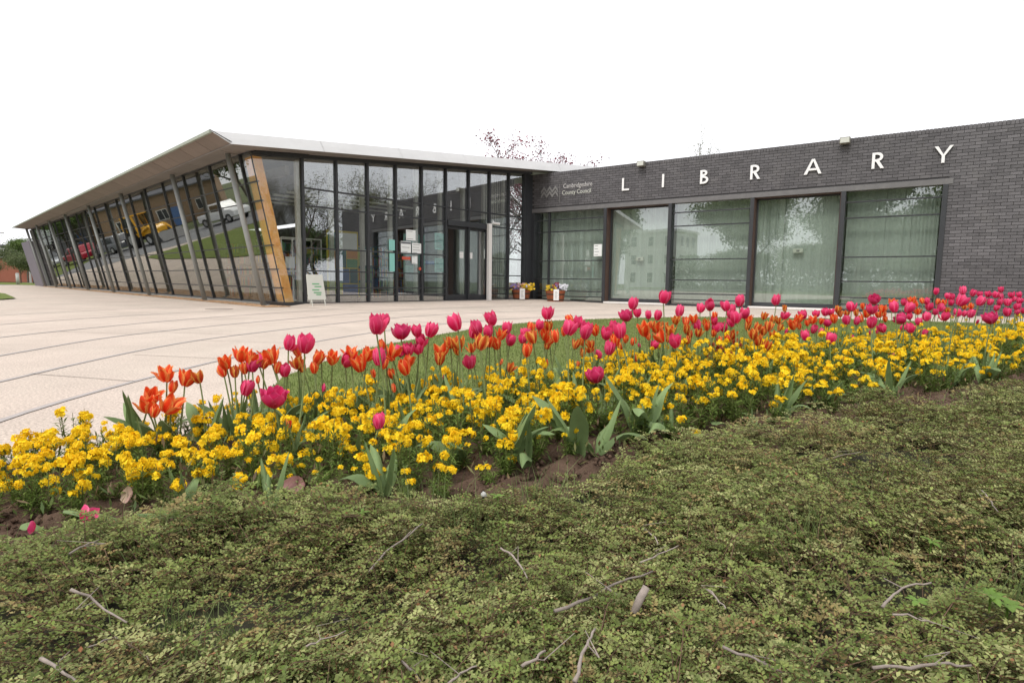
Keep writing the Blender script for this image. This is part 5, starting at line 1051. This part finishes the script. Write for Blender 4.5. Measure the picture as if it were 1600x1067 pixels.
# leafy tulip plants without a bloom along the front edge
for i, (px, dy, n, l, lab) in enumerate([(-.66, .04, 3, .17, 'by the pale fallen petal'), (-.36, .04, 5, .21, 'below the lone pink bloom near the front'), (-.02, .16, 4, .26, 'below the doors'), (.06, .10, 3, .24, 'beside the clump below the doors'), (.24, .07, 4, .28, 'below the barrel planters'), (.30, .05, 4, .23, 'at the dark soil gap'), (.50, .10, 7, .28, 'making the biggest grey green clump'), (.62, .06, 4, .22, 'next to the biggest clump'), (1.02, .04, 2, .16, 'with one bent broad leaf lying outwards'), (1.15, .10, 6, .24, 'below the barred window'), (1.45, .12, 3, .24, 'between two wallflower clumps'), (1.95, .08, 4, .24, 'below the plain pane'), (2.45, .10, 4, .24, 'near the brick wall end of the front edge'), (2.75, .06, 6, .26, 'as the last big clump at the front edge'), (-.15, .25, 3, .25, 'in the middle of the yellow mass'), (-.9, .1, 3, .15, 'near the tip of the bed')]):
    x = px; y = interp(FRONT, x) + dy; R = random.Random(i + 50)
    e = empty('tulip_plant', (x, y, soil_z(x, y) - .01), label='bloomless tulip leaves ' + lab, cat='tulip plant', group='bloomless tulip plants along the front edge')
    for j in range(n):
        ll = l * R.uniform(.75, 1.1); inst('leaf', R.choice(TL), e, mw=Matrix.Rotation(R.uniform(0, 6.28), 4, 'Z') @ Matrix.Rotation(R.uniform(-.05, .3), 4, 'Y') @ Matrix.Diagonal((ll, ll * R.uniform(.8, 1.2), ll, 1)))

# --- wallflowers
def wf_cluster(seed, n=15, r=.026):
    n = int(n * 1.5); r *= .92
    R = random.Random(seed); mb = MB()
    for i in range(n):
        th = math.acos(R.uniform(-.25, 1)); ph = R.uniform(0, 6.28); d = Vector((math.sin(th) * math.cos(ph), math.sin(th) * math.sin(ph), math.cos(th))); c = d * r * R.uniform(.65, 1.05); c.z *= .85
        nrm = (d + Vector((R.gauss(0, .35), R.gauss(0, .35), R.gauss(0, .2)))).normalized(); t = nrm.cross(Vector((.3, .2, 1))).normalized(); b = nrm.cross(t); pr = R.uniform(.0062, .0088)
        a0 = R.uniform(0, 1.5)
        for q in range(4):
            a = a0 + q * math.pi / 2; u = t * math.cos(a) + b * math.sin(a); w = -t * math.sin(a) + b * math.cos(a); cu = R.uniform(-.2, .5)
            mb.add([c, c + u * pr * .6 + w * pr * .5 + nrm * pr * .15, c + u * pr * 1.15 + w * pr * .42 + nrm * pr * cu, c + u * pr * 1.25 + nrm * pr * (cu - .1), c + u * pr * 1.15 - w * pr * .42 + nrm * pr * cu, c + u * pr * .6 - w * pr * .5 + nrm * pr * .15], [(0, 1, 2, 3), (0, 3, 4, 5)])
    return mb.mesh('blossom_cluster', M['wf'])
WC = [wf_cluster(i, R_, r_) for i, (R_, r_) in enumerate([(14, .020), (17, .023), (11, .018), (19, .025), (8, .015), (15, .021)])]
def wf_foliage(seed, nst=9, h=.2, spread=.075):
    R = random.Random(seed); mb = MB(); tips = []
    for i in range(nst):
        a = R.uniform(0, 6.28); rad = spread * math.sqrt(R.random()); hh = h * R.uniform(.72, 1.05); p0 = Vector((rad * .25 * math.cos(a), rad * .25 * math.sin(a), 0)); p1 = Vector((rad * math.cos(a) * .9, rad * math.sin(a) * .9, hh * .5)); p2 = Vector((rad * 1.1 * math.cos(a), rad * 1.1 * math.sin(a), hh))
        mb.tube([p0, p1, p2], [.0022, .0018, .0013], 3, cap=False, m=1); tips.append(p2)
        for k in range(34):
            t = R.uniform(.06, .88) ** 1.0; p = p0.lerp(p1, t * 2) if t < .5 else p1.lerp(p2, t * 2 - 1)
            aa = R.uniform(0, 6.28); L_ = R.uniform(.028, .055) * (1.1 - .35 * t); el = R.uniform(.1, .9)
            d = Vector((math.cos(aa) * math.cos(el), math.sin(aa) * math.cos(el), math.sin(el))); s = d.cross(Vector((0, 0, 1))).normalized() * L_ * .085
            q = p + d * L_ * .55; e_ = p + d * L_ + Vector((0, 0, -L_ * R.uniform(.05, .35)))
            mb.add([p, q + s, e_, q - s], [(0, 1, 2, 3)])
    return mb.mesh('foliage', [M['wleaf'], M['wstem']]), tips
WF = [wf_foliage(i, n_, h_, s_) for i, (n_, h_, s_) in enumerate([(9, .19, .07), (11, .20, .085), (8, .17, .06), (10, .21, .075), (12, .18, .09), (7, .15, .05)])]
pts = []; R = random.Random(99); tries = 0
def can(x, y, dmin): return all((x - a) ** 2 + (y - b) ** 2 > dmin * dmin for a, b in pts)
while len(pts) < 300 and tries < 30000:
    tries += 1; x = -1.62 + 6.9 * R.random() ** 1.3
    f_, b_ = interp(FRONT, x) + .05, interp(BACK, x) - .02; t = R.random(); y = f_ + (b_ - f_) * t
    bare = (-.28 < x < .42 and t < .16) or (.75 < x < .95 and t < .1)
    if bare and R.random() < .85: continue
    dm = .090 + .026 * max(y - 1.6, 0)
    if can(x, y, dm): pts.append((x, y))
seen_ = {}
def wf_label(rn, w):
    seen_[rn, w] = seen_.get((rn, w), -1) + 1
    return '%s yellow wallflower %s' % (rn, w) if rn == 'mid-bed' else '%s %s yellow wallflower %s' % (ordn[seen_[rn, w]], rn, w)
pts.sort(key=lambda p: p[0] / p[1])
row_of = lambda x, y: (y - interp(FRONT, x)) / (interp(BACK, x) - interp(FRONT, x))
for x, y in pts:
    f = row_of(x, y); i = R.randrange(6); fo, tips = WF[i]; w = where(x, y)
    rn = 'front-row' if f < .22 else ('mid-bed' if f < .7 else 'back-row')
    sc = R.uniform(.88, 1.12) * float(np.interp(x, [-1.6, -1.0, -.3, .4, 2, 5], [.62, .70, .86, 1.0, 1.08, 1.16])) * (.8 if f < .12 else 1)
    e = empty('wallflower', (x, y, soil_z(x, y) - .008), R.uniform(0, 6.28), label=wf_label(rn, w), cat='wallflower', group='%s yellow wallflowers %s' % (rn, w)); e.scale = (sc, sc, sc * R.uniform(.85, 1.25))
    inst('foliage', fo, e)
    nb = R.choice((7, 8, 9, 10)) if f > .12 else R.choice((3, 4, 5))
    tt = list(tips); R.shuffle(tt)
    tt += [tt[R.randrange(len(tt))] + Vector((R.gauss(0, .018), R.gauss(0, .018), -R.uniform(.01, .05))) for _ in range(6)]
    for tp_ in tt[:nb]: inst('blossom_cluster', R.choice(WC), e, loc=tp_ + Vector((R.gauss(0, .006), R.gauss(0, .006), R.choice((.006, .008, -.012, -.03)))), rot=(R.gauss(0, .3), R.gauss(0, .3), R.uniform(0, 6.28)), scale=R.uniform(.5, 1.08) / sc ** .6)
M['wf_rust'] = mat('wf_rust', (.33, .06, .015), .6, isl=.3, trans=.2)
WCR = [m_.copy() for m_ in WC[:3]]
for m_ in WCR: m_.materials[0] = M['wf_rust']
e = empty('wallflower', (1.30, 3.42, .06), 0, label='rust brown faded wallflower among the yellow ones behind the orange tulips', cat='wallflower'); inst('foliage', WF[1][0], e); e.scale = (1.25, 1.25, 1.35)
for tp_ in WF[1][1]: inst('blossom_cluster', random.choice(WCR), e, loc=tp_ + Vector((0, 0, random.uniform(-.05, .01))), rot=(0, 0, random.uniform(0, 6)), scale=random.uniform(.6, 1))
for i, (x, y, l) in enumerate([(-.30, 1.60, 'tiny yellow wallflower lying on the bare soil, nearest the bed tip'), (-.20, 1.62, 'tiny yellow wallflower in the middle of the bare soil'), (-.07, 1.72, 'small yellow wallflower at the far end of the bare soil'), (.70, 2.16, 'lone low yellow wallflower before the biggest leaf clump')]):
    e = empty('wallflower', (x, y, .03), i, label=l, cat='wallflower'); e.scale = (.5, .5, .42); inst('foliage', WF[i][0], e)
    for tp_ in WF[i][1][:2]: inst('blossom_cluster', WC[i], e, loc=tp_, scale=1.5)
# --- low leafy litter and weeds among the front plants (uncountable)
nb_ = 9000; lx = rng.uniform(-1.7, 5.0, nb_); lf = np.array([interp(FRONT, x) for x in lx]); ly = lf + rng.uniform(-.02, .9, nb_) * np.array([interp(BACK, x) - interp(FRONT, x) for x in lx]) * 1.0
lz_ = np.array([soil_z(a, b) for a, b in zip(lx, ly)]) + rng.uniform(0, .07, nb_)
d = rng.normal(0, 1, (nb_, 3)); d[:, 2] = np.abs(d[:, 2]) + .3; d /= np.linalg.norm(d, axis=1)[:, None]; s = np.cross(d, [0, 0, 1.]); s /= np.linalg.norm(s, axis=1)[:, None] + 1e-6
l = rng.uniform(.015, .045, nb_)[:, None]; c = np.stack([lx, ly, lz_], 1)
V = np.stack([c, c + d * l * .5 + s * l * .11, c + d * l, c + d * l * .5 - s * l * .11], 1).reshape(-1, 3)
pal = np.array([(.12, .17, .04), (.09, .14, .04), (.17, .17, .06), (.20, .14, .07), (.14, .09, .045)]); cc = pal[rng.integers(0, 5, nb_)] * rng.uniform(.7, 1.2, (nb_, 1))
inst('bed_undergrowth', np_mesh('bed_undergrowth', V, np.arange(nb_ * 4).reshape(-1, 4), M['grassblade'], np.repeat(cc, 4, 0)), kind='stuff', label='low green and brown undergrowth between the wallflower stems')

# ------------------------------------------------------------------ ground cover shrub in front
bumps = [(rng.uniform(-2.8, 6), rng.uniform(.1, 5), rng.uniform(.06, .24), rng.uniform(-.06, .075)) for _ in range(330)]
bA = np.array(bumps)
def gh(x, y):
    x = np.asarray(x, float); y = np.asarray(y, float); h = np.full(x.shape, .075)
    for bx, by, br, bh_ in bA: h = h + bh_ * np.exp(-((x - bx) ** 2 + (y - by) ** 2) / (2 * (br * .6) ** 2))
    fr_ = np.interp(x, [p[0] for p in FRONT], [p[1] for p in FRONT]); edge = np.clip((fr_ + .02 - y) / (.22 + .25 * np.clip(-x - .1, 0, .6)), 0, 1)
    return .02 + np.clip(h, .025, .24) * edge ** .6 + .03 * np.clip((x - .6) / 2.2, 0, 1)
gx_ = np.linspace(-3.2, 8.5, 260); gy_ = np.linspace(-.6, 6.8, 170); X, Y = np.meshgrid(gx_, gy_, indexing='ij')
frX = np.interp(X, [p[0] for p in FRONT], [p[1] for p in FRONT]); Yc = np.minimum(Y, frX - .03)
Z = gh(X, Yc) * .55 - .012 + rng.normal(0, .004, X.shape)
V = np.stack([X, Yc, Z], -1).reshape(-1, 3); ny_ = len(gy_)
ii, jj = np.meshgrid(np.arange(len(gx_) - 1), np.arange(ny_ - 1), indexing='ij'); q = (ii * ny_ + jj).ravel(); Fq = np.stack([q, q + ny_, q + ny_ + 1, q + 1], 1)
keep = (np.abs(V[Fq[:, 0], 1] - V[Fq[:, 2], 1]) > 1e-5); 
inst('shrub_bed_soil', np_mesh('shrub_bed_soil', V, Fq[keep], mat('litter', (.030, .026, .016), .95, var=.3, vscale=40, hue=(.04, .045, .018)), smooth=True), kind='structure')
# arching branches carrying rows of leafy side shoots
def cotoneaster(NP_, seed, y0, y1, lsc, NJ, K):
    g = np.random.default_rng(seed)
    M_ = NP_ * 5; yy = y0 + (y1 - y0) * g.random(M_) ** 1.25; xx = g.uniform(-1, 1, M_) * (yy * 1.0 + .85)
    fr_ = np.interp(xx, [p[0] for p in FRONT], [p[1] for p in FRONT]); ok = (yy < fr_ - .07 - .13 * np.clip((-.05 - xx) / .3, 0, 1) + .03 * np.sin(xx * 17)) & (xx > -2.6)
    ok &= ~((yy > fr_ - .13) & (xx > -.32) & (xx < .44) & (g.random(M_) < .9)); ok &= ~((yy > fr_ - .10) & (xx < -.45) & (g.random(M_) < .7))
    ok &= g.random(M_) < np.clip(.70 + .55 * np.sin(xx * 8.3 + 2 * np.sin(yy * 4.1)) * np.cos(yy * 9.7 + xx * 2.3), .22, 1)
    xx, yy = xx[ok][:NP_], yy[ok][:NP_]; n = len(xx); h = gh(xx, yy)
    # neighbouring branches run roughly the same way
    az0 = 2.2 * np.sin(xx * 2.1 + 1.3 * np.sin(yy * 2.7)) + 1.6 * np.cos(yy * 3.3 + xx) + g.normal(0, .55, n)
    L = g.uniform(.12, .30, n) * lsc ** .5; A = g.uniform(.02, .075, n); zb = h * g.uniform(.2, 1.0, n) - .02; nearbed = np.clip((np.interp(xx, [p[0] for p in FRONT], [p[1] for p in FRONT]) - yy) / .3, .35, 1); L = L * nearbed; A = A * nearbed
    tj = (np.arange(NJ) + .6) / NJ
    hor = np.stack([np.cos(az0), np.sin(az0)], 1)
    bend = g.normal(0, .35, n)[:, None] * tj[None] ** 2 * L[:, None]
    ax = xx[:, None] + hor[:, :1] * L[:, None] * tj - hor[:, 1:] * bend; ay = yy[:, None] + hor[:, 1:] * L[:, None] * tj + hor[:, :1] * bend
    azz = np.maximum(zb[:, None], .012) + A[:, None] * np.sin(np.pi * np.clip(tj * 1.15, 0, 1))[None] * 1.2 + (A * .5)[:, None] * tj
    B = np.stack([ax, ay, azz], -1)                       # n, NJ, 3
    sgn = np.where(np.arange(NJ) % 2 == 0, 1., -1.)[None]
    sa = az0[:, None] + sgn * g.uniform(.5, 1.1, (n, NJ)); sa[:, -1] = az0
    SL = g.uniform(.028, .062, (n, NJ)) * (1.15 - .55 * tj[None]) * lsc ** .6; se = g.uniform(-.15, .75, (n, NJ))
    P0 = B.reshape(-1, 3); sa = sa.ravel(); SL = SL.ravel(); se = se.ravel(); m = len(SL); yr = np.repeat(yy, NJ)
    hz = np.stack([np.cos(sa), np.sin(sa), 0 * sa], 1); side = np.stack([-np.sin(sa), np.cos(sa), 0 * sa], 1)
    t = (np.arange(K) + .4) / K
    P = P0[:, None, :] + hz[:, None, :] * (SL * np.cos(se))[:, None, None] * t[None, :, None]; P[..., 2] += (SL * np.sin(se))[:, None] * t[None] - (SL * .35)[:, None] * t[None] ** 2
    sg_ = np.where(np.arange(K) % 2 == 0, 1., -1.)[None, :, None]
    ld = side[:, None, :] * sg_ * g.uniform(.6, 1., (m, K, 1)) + hz[:, None, :] * g.uniform(.25, .9, (m, K, 1)); ld[..., 2] += g.uniform(-.1, .75, (m, K)); ld[:, -1] = hz + np.array([0, 0, .3]); ld /= np.linalg.norm(ld, axis=2)[..., None]
    ll = g.uniform(.0058, .0100, (m, K, 1)) * lsc * (1.05 - .3 * t[None, :, None])
    wv = np.cross(ld, np.array([0, 0, 1.]) + g.normal(0, .3, (m, K, 3))); wv /= np.linalg.norm(wv, axis=2)[..., None] + 1e-6
    nr_ = np.cross(wv, ld); w = ll * g.uniform(.27, .36, (m, K, 1))
    a = P; b = P + ld * ll * .5 + wv * w + nr_ * w * .35; c = P + ld * ll; d_ = P + ld * ll * .5 - wv * w + nr_ * w * .35
    V = np.stack([a, b, c, d_], 2).reshape(-1, 3); q = np.arange(m * K)[:, None] * 4; F = np.concatenate([q + np.array([0, 1, 2]), q + np.array([0, 2, 3])], 0)
    pal = np.array([(.175, .200, .052), (.120, .152, .034), (.265, .268, .098), (.082, .115, .022), (.240, .180, .065), (.142, .182, .038)]); pr = np.array([.28, .24, .18, .14, .08, .08])
    sh = pal[g.choice(6, n, p=pr)] * g.uniform(.82, 1.2, (n, 1)); sh = np.repeat(sh, NJ, 0) * g.uniform(.88, 1.14, (m, 1))
    cc = sh[:, None, :] * g.uniform(.75, 1.25, (m, K, 1)); rd = g.random((m, K)) < .010; cc[rd] = (.26, .11, .05)
    cc = cc * (1 - .3 * t[None, :, None]) + np.array([.33, .32, .15]) * .3 * t[None, :, None]
    C_ = np.repeat(cc.reshape(-1, 3) * np.array([1.10, 1.14, 1.25]), 4, 0)
    # woody axis and side stalks as thin three sided rods
    def rods(S, r):      # S: k, s, 3
        k, s_ = S.shape[:2]; dd = S[:, -1] - S[:, 0]; sd = np.cross(dd, [0, 0, 1.]); sd /= np.linalg.norm(sd, axis=1)[:, None] + 1e-9
        rr = (np.linspace(1, .5, s_) * r)[None, :, None]; s1 = sd[:, None, :] * rr; s2 = np.array([0, 0, 1.]) * rr * 1.3
        v = np.stack([S + s1, S - s1, S + s2], 2).reshape(-1, 3); o = np.arange(k)[:, None, None] * (3 * s_) + np.arange(s_ - 1)[None, :, None] * 3 + np.arange(3)[None, None, :]
        o2 = np.arange(k)[:, None, None] * (3 * s_) + np.arange(s_ - 1)[None, :, None] * 3 + np.roll(np.arange(3), -1)[None, None, :]
        return v, np.concatenate([np.stack([o, o2, o2 + 3], -1).reshape(-1, 3), np.stack([o, o2 + 3, o + 3], -1).reshape(-1, 3)])
    v1, f1 = rods(B[:, ::3], .0011); v2, f2 = rods(P[:, [0, K // 2, K - 1]], .0006)
    c1 = np.repeat(np.array([(.15, .10, .065)]) * g.uniform(.6, 1.4, (n, 1)), len(v1) // n, 0); c2 = np.repeat(np.array([(.20, .11, .06)]) * g.uniform(.6, 1.4, (m, 1)), 9, 0)
    return np.concatenate([V, v1, v2]), np.concatenate([F, f1 + len(V), f2 + len(V) + len(v1)]), np.concatenate([C_, c1, c2])
parts_ = [cotoneaster(4700, 1, .30, 1.75, 1.0, 15, 10), cotoneaster(2500, 2, 1.2, 3.2, 1.28, 13, 9), cotoneaster(1200, 3, 2.4, 6.4, 1.75, 12, 8)]
off_ = 0; VV, FF, CC = [], [], []
for v_, f_2, c_ in parts_: VV.append(v_); FF.append(f_2 + off_); CC.append(c_); off_ += len(v_)
inst('ground_cover', np_mesh('ground_cover', np.concatenate(VV), np.concatenate(FF), M['cot'], np.concatenate(CC)), kind='stuff', label='low spreading evergreen ground cover with tiny grey green leaves')
# ------------------------------------------------------------------ lawn grass
def blades(name, N, seed, region, hmin, hmax, pal, wid, label, zf_=lambda x, y: .012 + 0 * x):
    g = np.random.default_rng(seed); x, y = region(g, N); n = len(x); hh = g.uniform(hmin, hmax, n) ; a = g.uniform(0, 6.28, n); c = np.stack([x, y, zf_(x, y)], 1); ln = g.normal(0, .35, (n, 2)) * hh[:, None]
    s = np.stack([np.cos(a), np.sin(a), 0 * a], 1) * (wid * g.uniform(.7, 1.3, n))[:, None]
    m1 = c + np.stack([ln[:, 0] * .35, ln[:, 1] * .35, hh * .6], 1); tpp = c + np.stack([ln[:, 0], ln[:, 1], hh], 1)
    V = np.stack([c - s, c + s, m1 + s * .7, tpp, m1 - s * .7], 1).reshape(-1, 3); q = np.arange(n)[:, None] * 5
    F = np.concatenate([q + np.array([0, 1, 2]), q + np.array([0, 2, 4]), q + np.array([4, 2, 3])]); cc = np.array(pal)[g.integers(0, len(pal), n)] * g.uniform(.75, 1.25, (n, 1))
    return inst(name, np_mesh(name, V, F, M['grassblade'], np.repeat(cc, 5, 0)), kind='stuff', label=label)
LP_ = np.array(LAWN_POLY)
def inpoly(x, y, P):
    r = np.zeros(len(x), bool); j = len(P) - 1
    for i in range(len(P)):
        c = ((P[i, 1] > y) != (P[j, 1] > y)) & (x < (P[j, 0] - P[i, 0]) * (y - P[i, 1]) / (P[j, 1] - P[i, 1] + 1e-12) + P[i, 0]); r ^= c; j = i
    return r
def lawn_region(g, N):
    u = g.random(N); y = 2.5 + 9.3 * u ** 1.6; x = g.uniform(-1.7, 10, N); ok = inpoly(x, y, LP_); return x[ok], y[ok]
blades('lawn_grass', 230000, 5, lawn_region, .010, .024, [(.14, .19, .05), (.17, .21, .06), (.12, .165, .04), (.20, .22, .085)], .0022, 'short mown grass between the flower bed and the paving')
def tuft_region(g, N):
    cs_ = [(-.92, 1.15, .10), (-.30, 1.42, .10), (-.12, 1.3, .09), (-.75, 1.25, .12), (.1, 1.5, .08), (.33, 1.42, .05), (-.5, .85, .06), (.62, 1.2, .05), (1.6, 1.2, .05), (-.35, .62, .05), (.95, 1.0, .07), (2.2, 2.7, .15)]
    k = g.integers(0, len(cs_), N); c = np.array(cs_)[k]; return c[:, 0] + g.normal(0, 1, N) * c[:, 2], c[:, 1] + g.normal(0, .6, N) * c[:, 2]
blades('wild_grass', 1100, 6, tuft_region, .05, .13, [(.14, .20, .06), (.17, .21, .08), (.11, .15, .05)], .0009, 'wisps of wild grass growing through the ground cover', zf_=lambda x, y: gh(x, y) * .8)

# ------------------------------------------------------------------ dead twigs, weeds, fallen petals on the ground cover
def at(px, py, z=.14): return unpro(px, py, z)
def twig(px, r, label, m='twig', lift=.052, zz=None):
    P3 = []
    for i, (a, b) in enumerate(px):
        p = at(a, b, .12); z = float(gh(p.x, p.y)) + lift; p = at(a, b, z); P3.append(p)
    c = P3[0].copy(); e = empty('dead_twig', c, label=label, cat='twig', group='dead twigs lying in the ground cover')
    n = len(P3); fine = []
    for i in range(n - 1):
        for k in range(3):
            t = k / 3; q = P3[i].lerp(P3[i + 1], t) + Vector((random.gauss(0, .0012), random.gauss(0, .0012), random.gauss(0, .0012))); fine.append(q - c)
    fine.append(P3[-1] - c); L_ = len(fine)
    r *= .66; MB().tube(fine, [r * (1 - .45 * i / L_) * random.uniform(.88, 1.15) for i in range(L_)], 7).build('stick', M[m], e, smooth=True)
    if n > 2:
        q = fine[L_ // 2]; MB().tube([q, q + Vector((random.gauss(0, .02), random.gauss(0, .02), .012)), q + Vector((random.gauss(0, .03), random.gauss(0, .03), .02))], [r * .45, r * .35, r * .2], 5).build('side_shoot', M[m], e)
TW = [([(110, 918), (150, 940), (198, 972)], .0034, 'long brown twig slanting down near the picture side'),
 ([(66, 1029), (92, 1045), (122, 1067)], .004, 'thick pale bare twig in the bottom corner'),
 ([(130, 1012), (180, 996), (228, 1022), (232, 1030)], .002, 'thin reddish twig above the bottom corner'),
 ([(108, 865), (130, 852), (155, 843)], .003, 'short pale twig beside the fallen magenta petals'),
 ([(577, 893), (603, 862), (640, 835), (660, 818)], .0034, 'pale forked twig rising in the middle of the ground cover'),
 ([(782, 855), (800, 866), (815, 885), (824, 903)], .0032, 'pale twig bent like a bow'),
 ([(975, 819), (1000, 824), (1022, 838), (1028, 850)], .0030, 'hooked pale twig beyond the thick stub'),
 ([(868, 956), (920, 935), (960, 912), (1020, 892)], .0040, 'longest brown twig slanting up past the thick stub'),
 ([(815, 1042), (838, 1028), (852, 1016)], .0036, 'short stout twig below the longest twig'),
 ([(900, 1067), (908, 1030), (918, 1000), (930, 982)], .0042, 'thick pale upright twig at the bottom edge'),
 ([(622, 1028), (640, 1045), (658, 1064)], .0028, 'thin pale twig at the bottom under the forked one'),
 ([(1378, 946), (1395, 928), (1420, 914), (1455, 910)], .0034, 'curved brown twig beside the lime green weed'),
 ([(1395, 958), (1430, 964), (1460, 974)], .0026, 'thin twig just below the curved brown one'),
 ([(1130, 1010), (1165, 1024), (1200, 1040), (1222, 1050)], .0034, 'grey twig with peeling bark near the bottom edge'),
 ([(1362, 1043), (1420, 1043), (1480, 1038), (1518, 1039)], .0038, 'straight pale twig lying level near the bottom corner'),
 ([(1106, 920), (1120, 934), (1134, 950)], .0026, 'short dark twig over the deep gap'),
 ([(1095, 772), (1120, 765), (1150, 778)], .0022, 'small arched twig near the flower bed'),
 ([(1535, 766), (1548, 784), (1560, 800)], .0026, 'pale twig high on the slope below the brick wall'),
 ([(1280, 720), (1310, 712), (1345, 706)], .0026, 'brown twig lying along the top of the ground cover'),
 ([(480, 1010), (500, 1000), (540, 985)], .0022, 'fine twig among the leaves left of the upright one'),
 ([(1000, 880), (1030, 866), (1060, 852)], .0026, 'thin twig continuing beyond the longest twig'),
 ([(700, 1067), (720, 1050), (745, 1040)], .0028, 'stubby twig tip at the bottom edge')]
for px, r, l in TW: twig(px, r, l)
p = at(1000, 935, .15); e = empty('wood_stub', p, label='short thick pale piece of cut branch standing out of the leaves', cat='wood'); MB().tube([(-.011, -.008, -.02), (0, 0, 0), (.012, .008, .016)], [.0062, .0066, .006], 10).build('stick', M['twig'], e, smooth=True)
# seedlings and weeds
wl = leaf_mesh('leaf', 'weed', .22, .9, .25, .1, 8, .5)
def weed(px, py, n, l, label, z=.13, spread=.9):
    p = at(px, py, z); e = empty('weed', p, label=label, cat='weed', group='bright green weeds in the ground cover')
    MB().tube([(0, 0, -.03), (0, 0, .0)], .0018, 6).build('stem', M['weed'], e)
    for i in range(n):
        ll = l * random.uniform(.75, 1.15); inst('leaf', wl, e, mw=Matrix.Rotation(i * 6.28 / n + random.gauss(0, .2), 4, 'Z') @ Matrix.Rotation(spread + random.gauss(0, .15), 4, 'Y') @ Matrix.Diagonal((ll, ll, ll, 1)))
weed(1548, 930, 8, .030, 'lime green weed with spread leaves near the picture side', .15); weed(1575, 945, 6, .03, 'lime green weed lower beside the larger one', .13); weed(1432, 938, 5, .024, 'small lime weed by the curved brown twig')
weed(1455, 845, 5, .022, 'small lime weed upslope of the curved brown twig'); weed(1240, 663, 6, .05, 'pale green weed at the edge of the flower bed', .12, .5); weed(1160, 690, 6, .035, 'bright low weed under the lone yellow flower', .1, .9); weed(566, 800, 4, .018, 'tiny pale seedling below the bare soil'); weed(778, 775, 5, .022, 'small round leaved weed beside the pale stone')
p = at(755, 772, .14); e = empty('stone', p, label='small pale stone lying below the bare soil', cat='stone'); mb = MB(); mb.tube([(0, 0, -.01), (.002, 0, -.004), (0, .002, .003), (0, 0, .006)], [.004, .008, .006, .002], 8).build('pebble', M['concrete'], e, smooth=True)
# fallen tulip petals and broken leaves
def fallen(name, px, py, l, me, rot, label, z=.10, w=1.0):
    p = at(px, py, z); e = empty(name, p, label=label, cat='fallen petal' if 'petal' in name else 'fallen leaf'); inst('blade', me, e, rot=rot, scale=(l, l * w, l))
pd = petal_mesh('fallen', 'pinkd', .5, .4, .3, 0, .1, 77); pe = petal_mesh('fallen', 'petal_dead', .5, .4, .3, 0, .1, 78); cream_pet = petal_mesh('fallen', 'flame', .5, .4, .3, 0, .1, 79)
M['petal_cream'] = mat('petal_cream', (.62, .50, .34), .6, trans=.3, hue=(.55, .30, .30), vscale=40); pc = petal_mesh('fallen', 'petal_cream', .5, .4, .3, 0, .1, 80)
fallen('fallen_petal', 182, 775, .055, pc, (1.2, .3, .9), 'cream and pink fallen petal on the soil near the bed tip', .07)
fallen('fallen_petal', 440, 755, .06, pe, (1.5, .5, 1.4), 'dull red brown fallen petal at the front edge', .09)
fallen('fallen_petal', 50, 822, .035, pd, (1.3, 0, .2), 'single magenta petal at the picture side', .1)
fallen('fallen_petal', 127, 812, .040, pd, (1.0, .6, 2.2), 'crumpled magenta petals on the ground cover', .11)
fallen('fallen_petal', 137, 815, .038, pd, (.6, -.5, 4.2), 'second crumpled magenta petal beside the first', .115)
fallen('fallen_leaf', 28, 822, .07, TL[3], (.2, 1.1, .4), 'broken grey green tulip leaf beside the magenta petal', .07, 2.2)
fallen('fallen_leaf', 90, 797, .17, TL[0], (.1, 1.45, .25), 'long pale tulip leaf lying on the soil', .08)
fallen('fallen_leaf', 205, 803, .14, TL[2], (.1, 1.45, .3), 'thin pale stalk lying before the cream petal', .12, .4)
fallen('fallen_leaf', 325, 775, .035, TL[3], (.5, 1.2, 2.0), 'yellowed scrap of leaf at the front edge', .1, 2.2)
fallen('fallen_leaf', 1108, 662, .10, TL[3], (.0, .9, .0), 'broad tulip leaf bent over onto the soil', .09, 1.6)
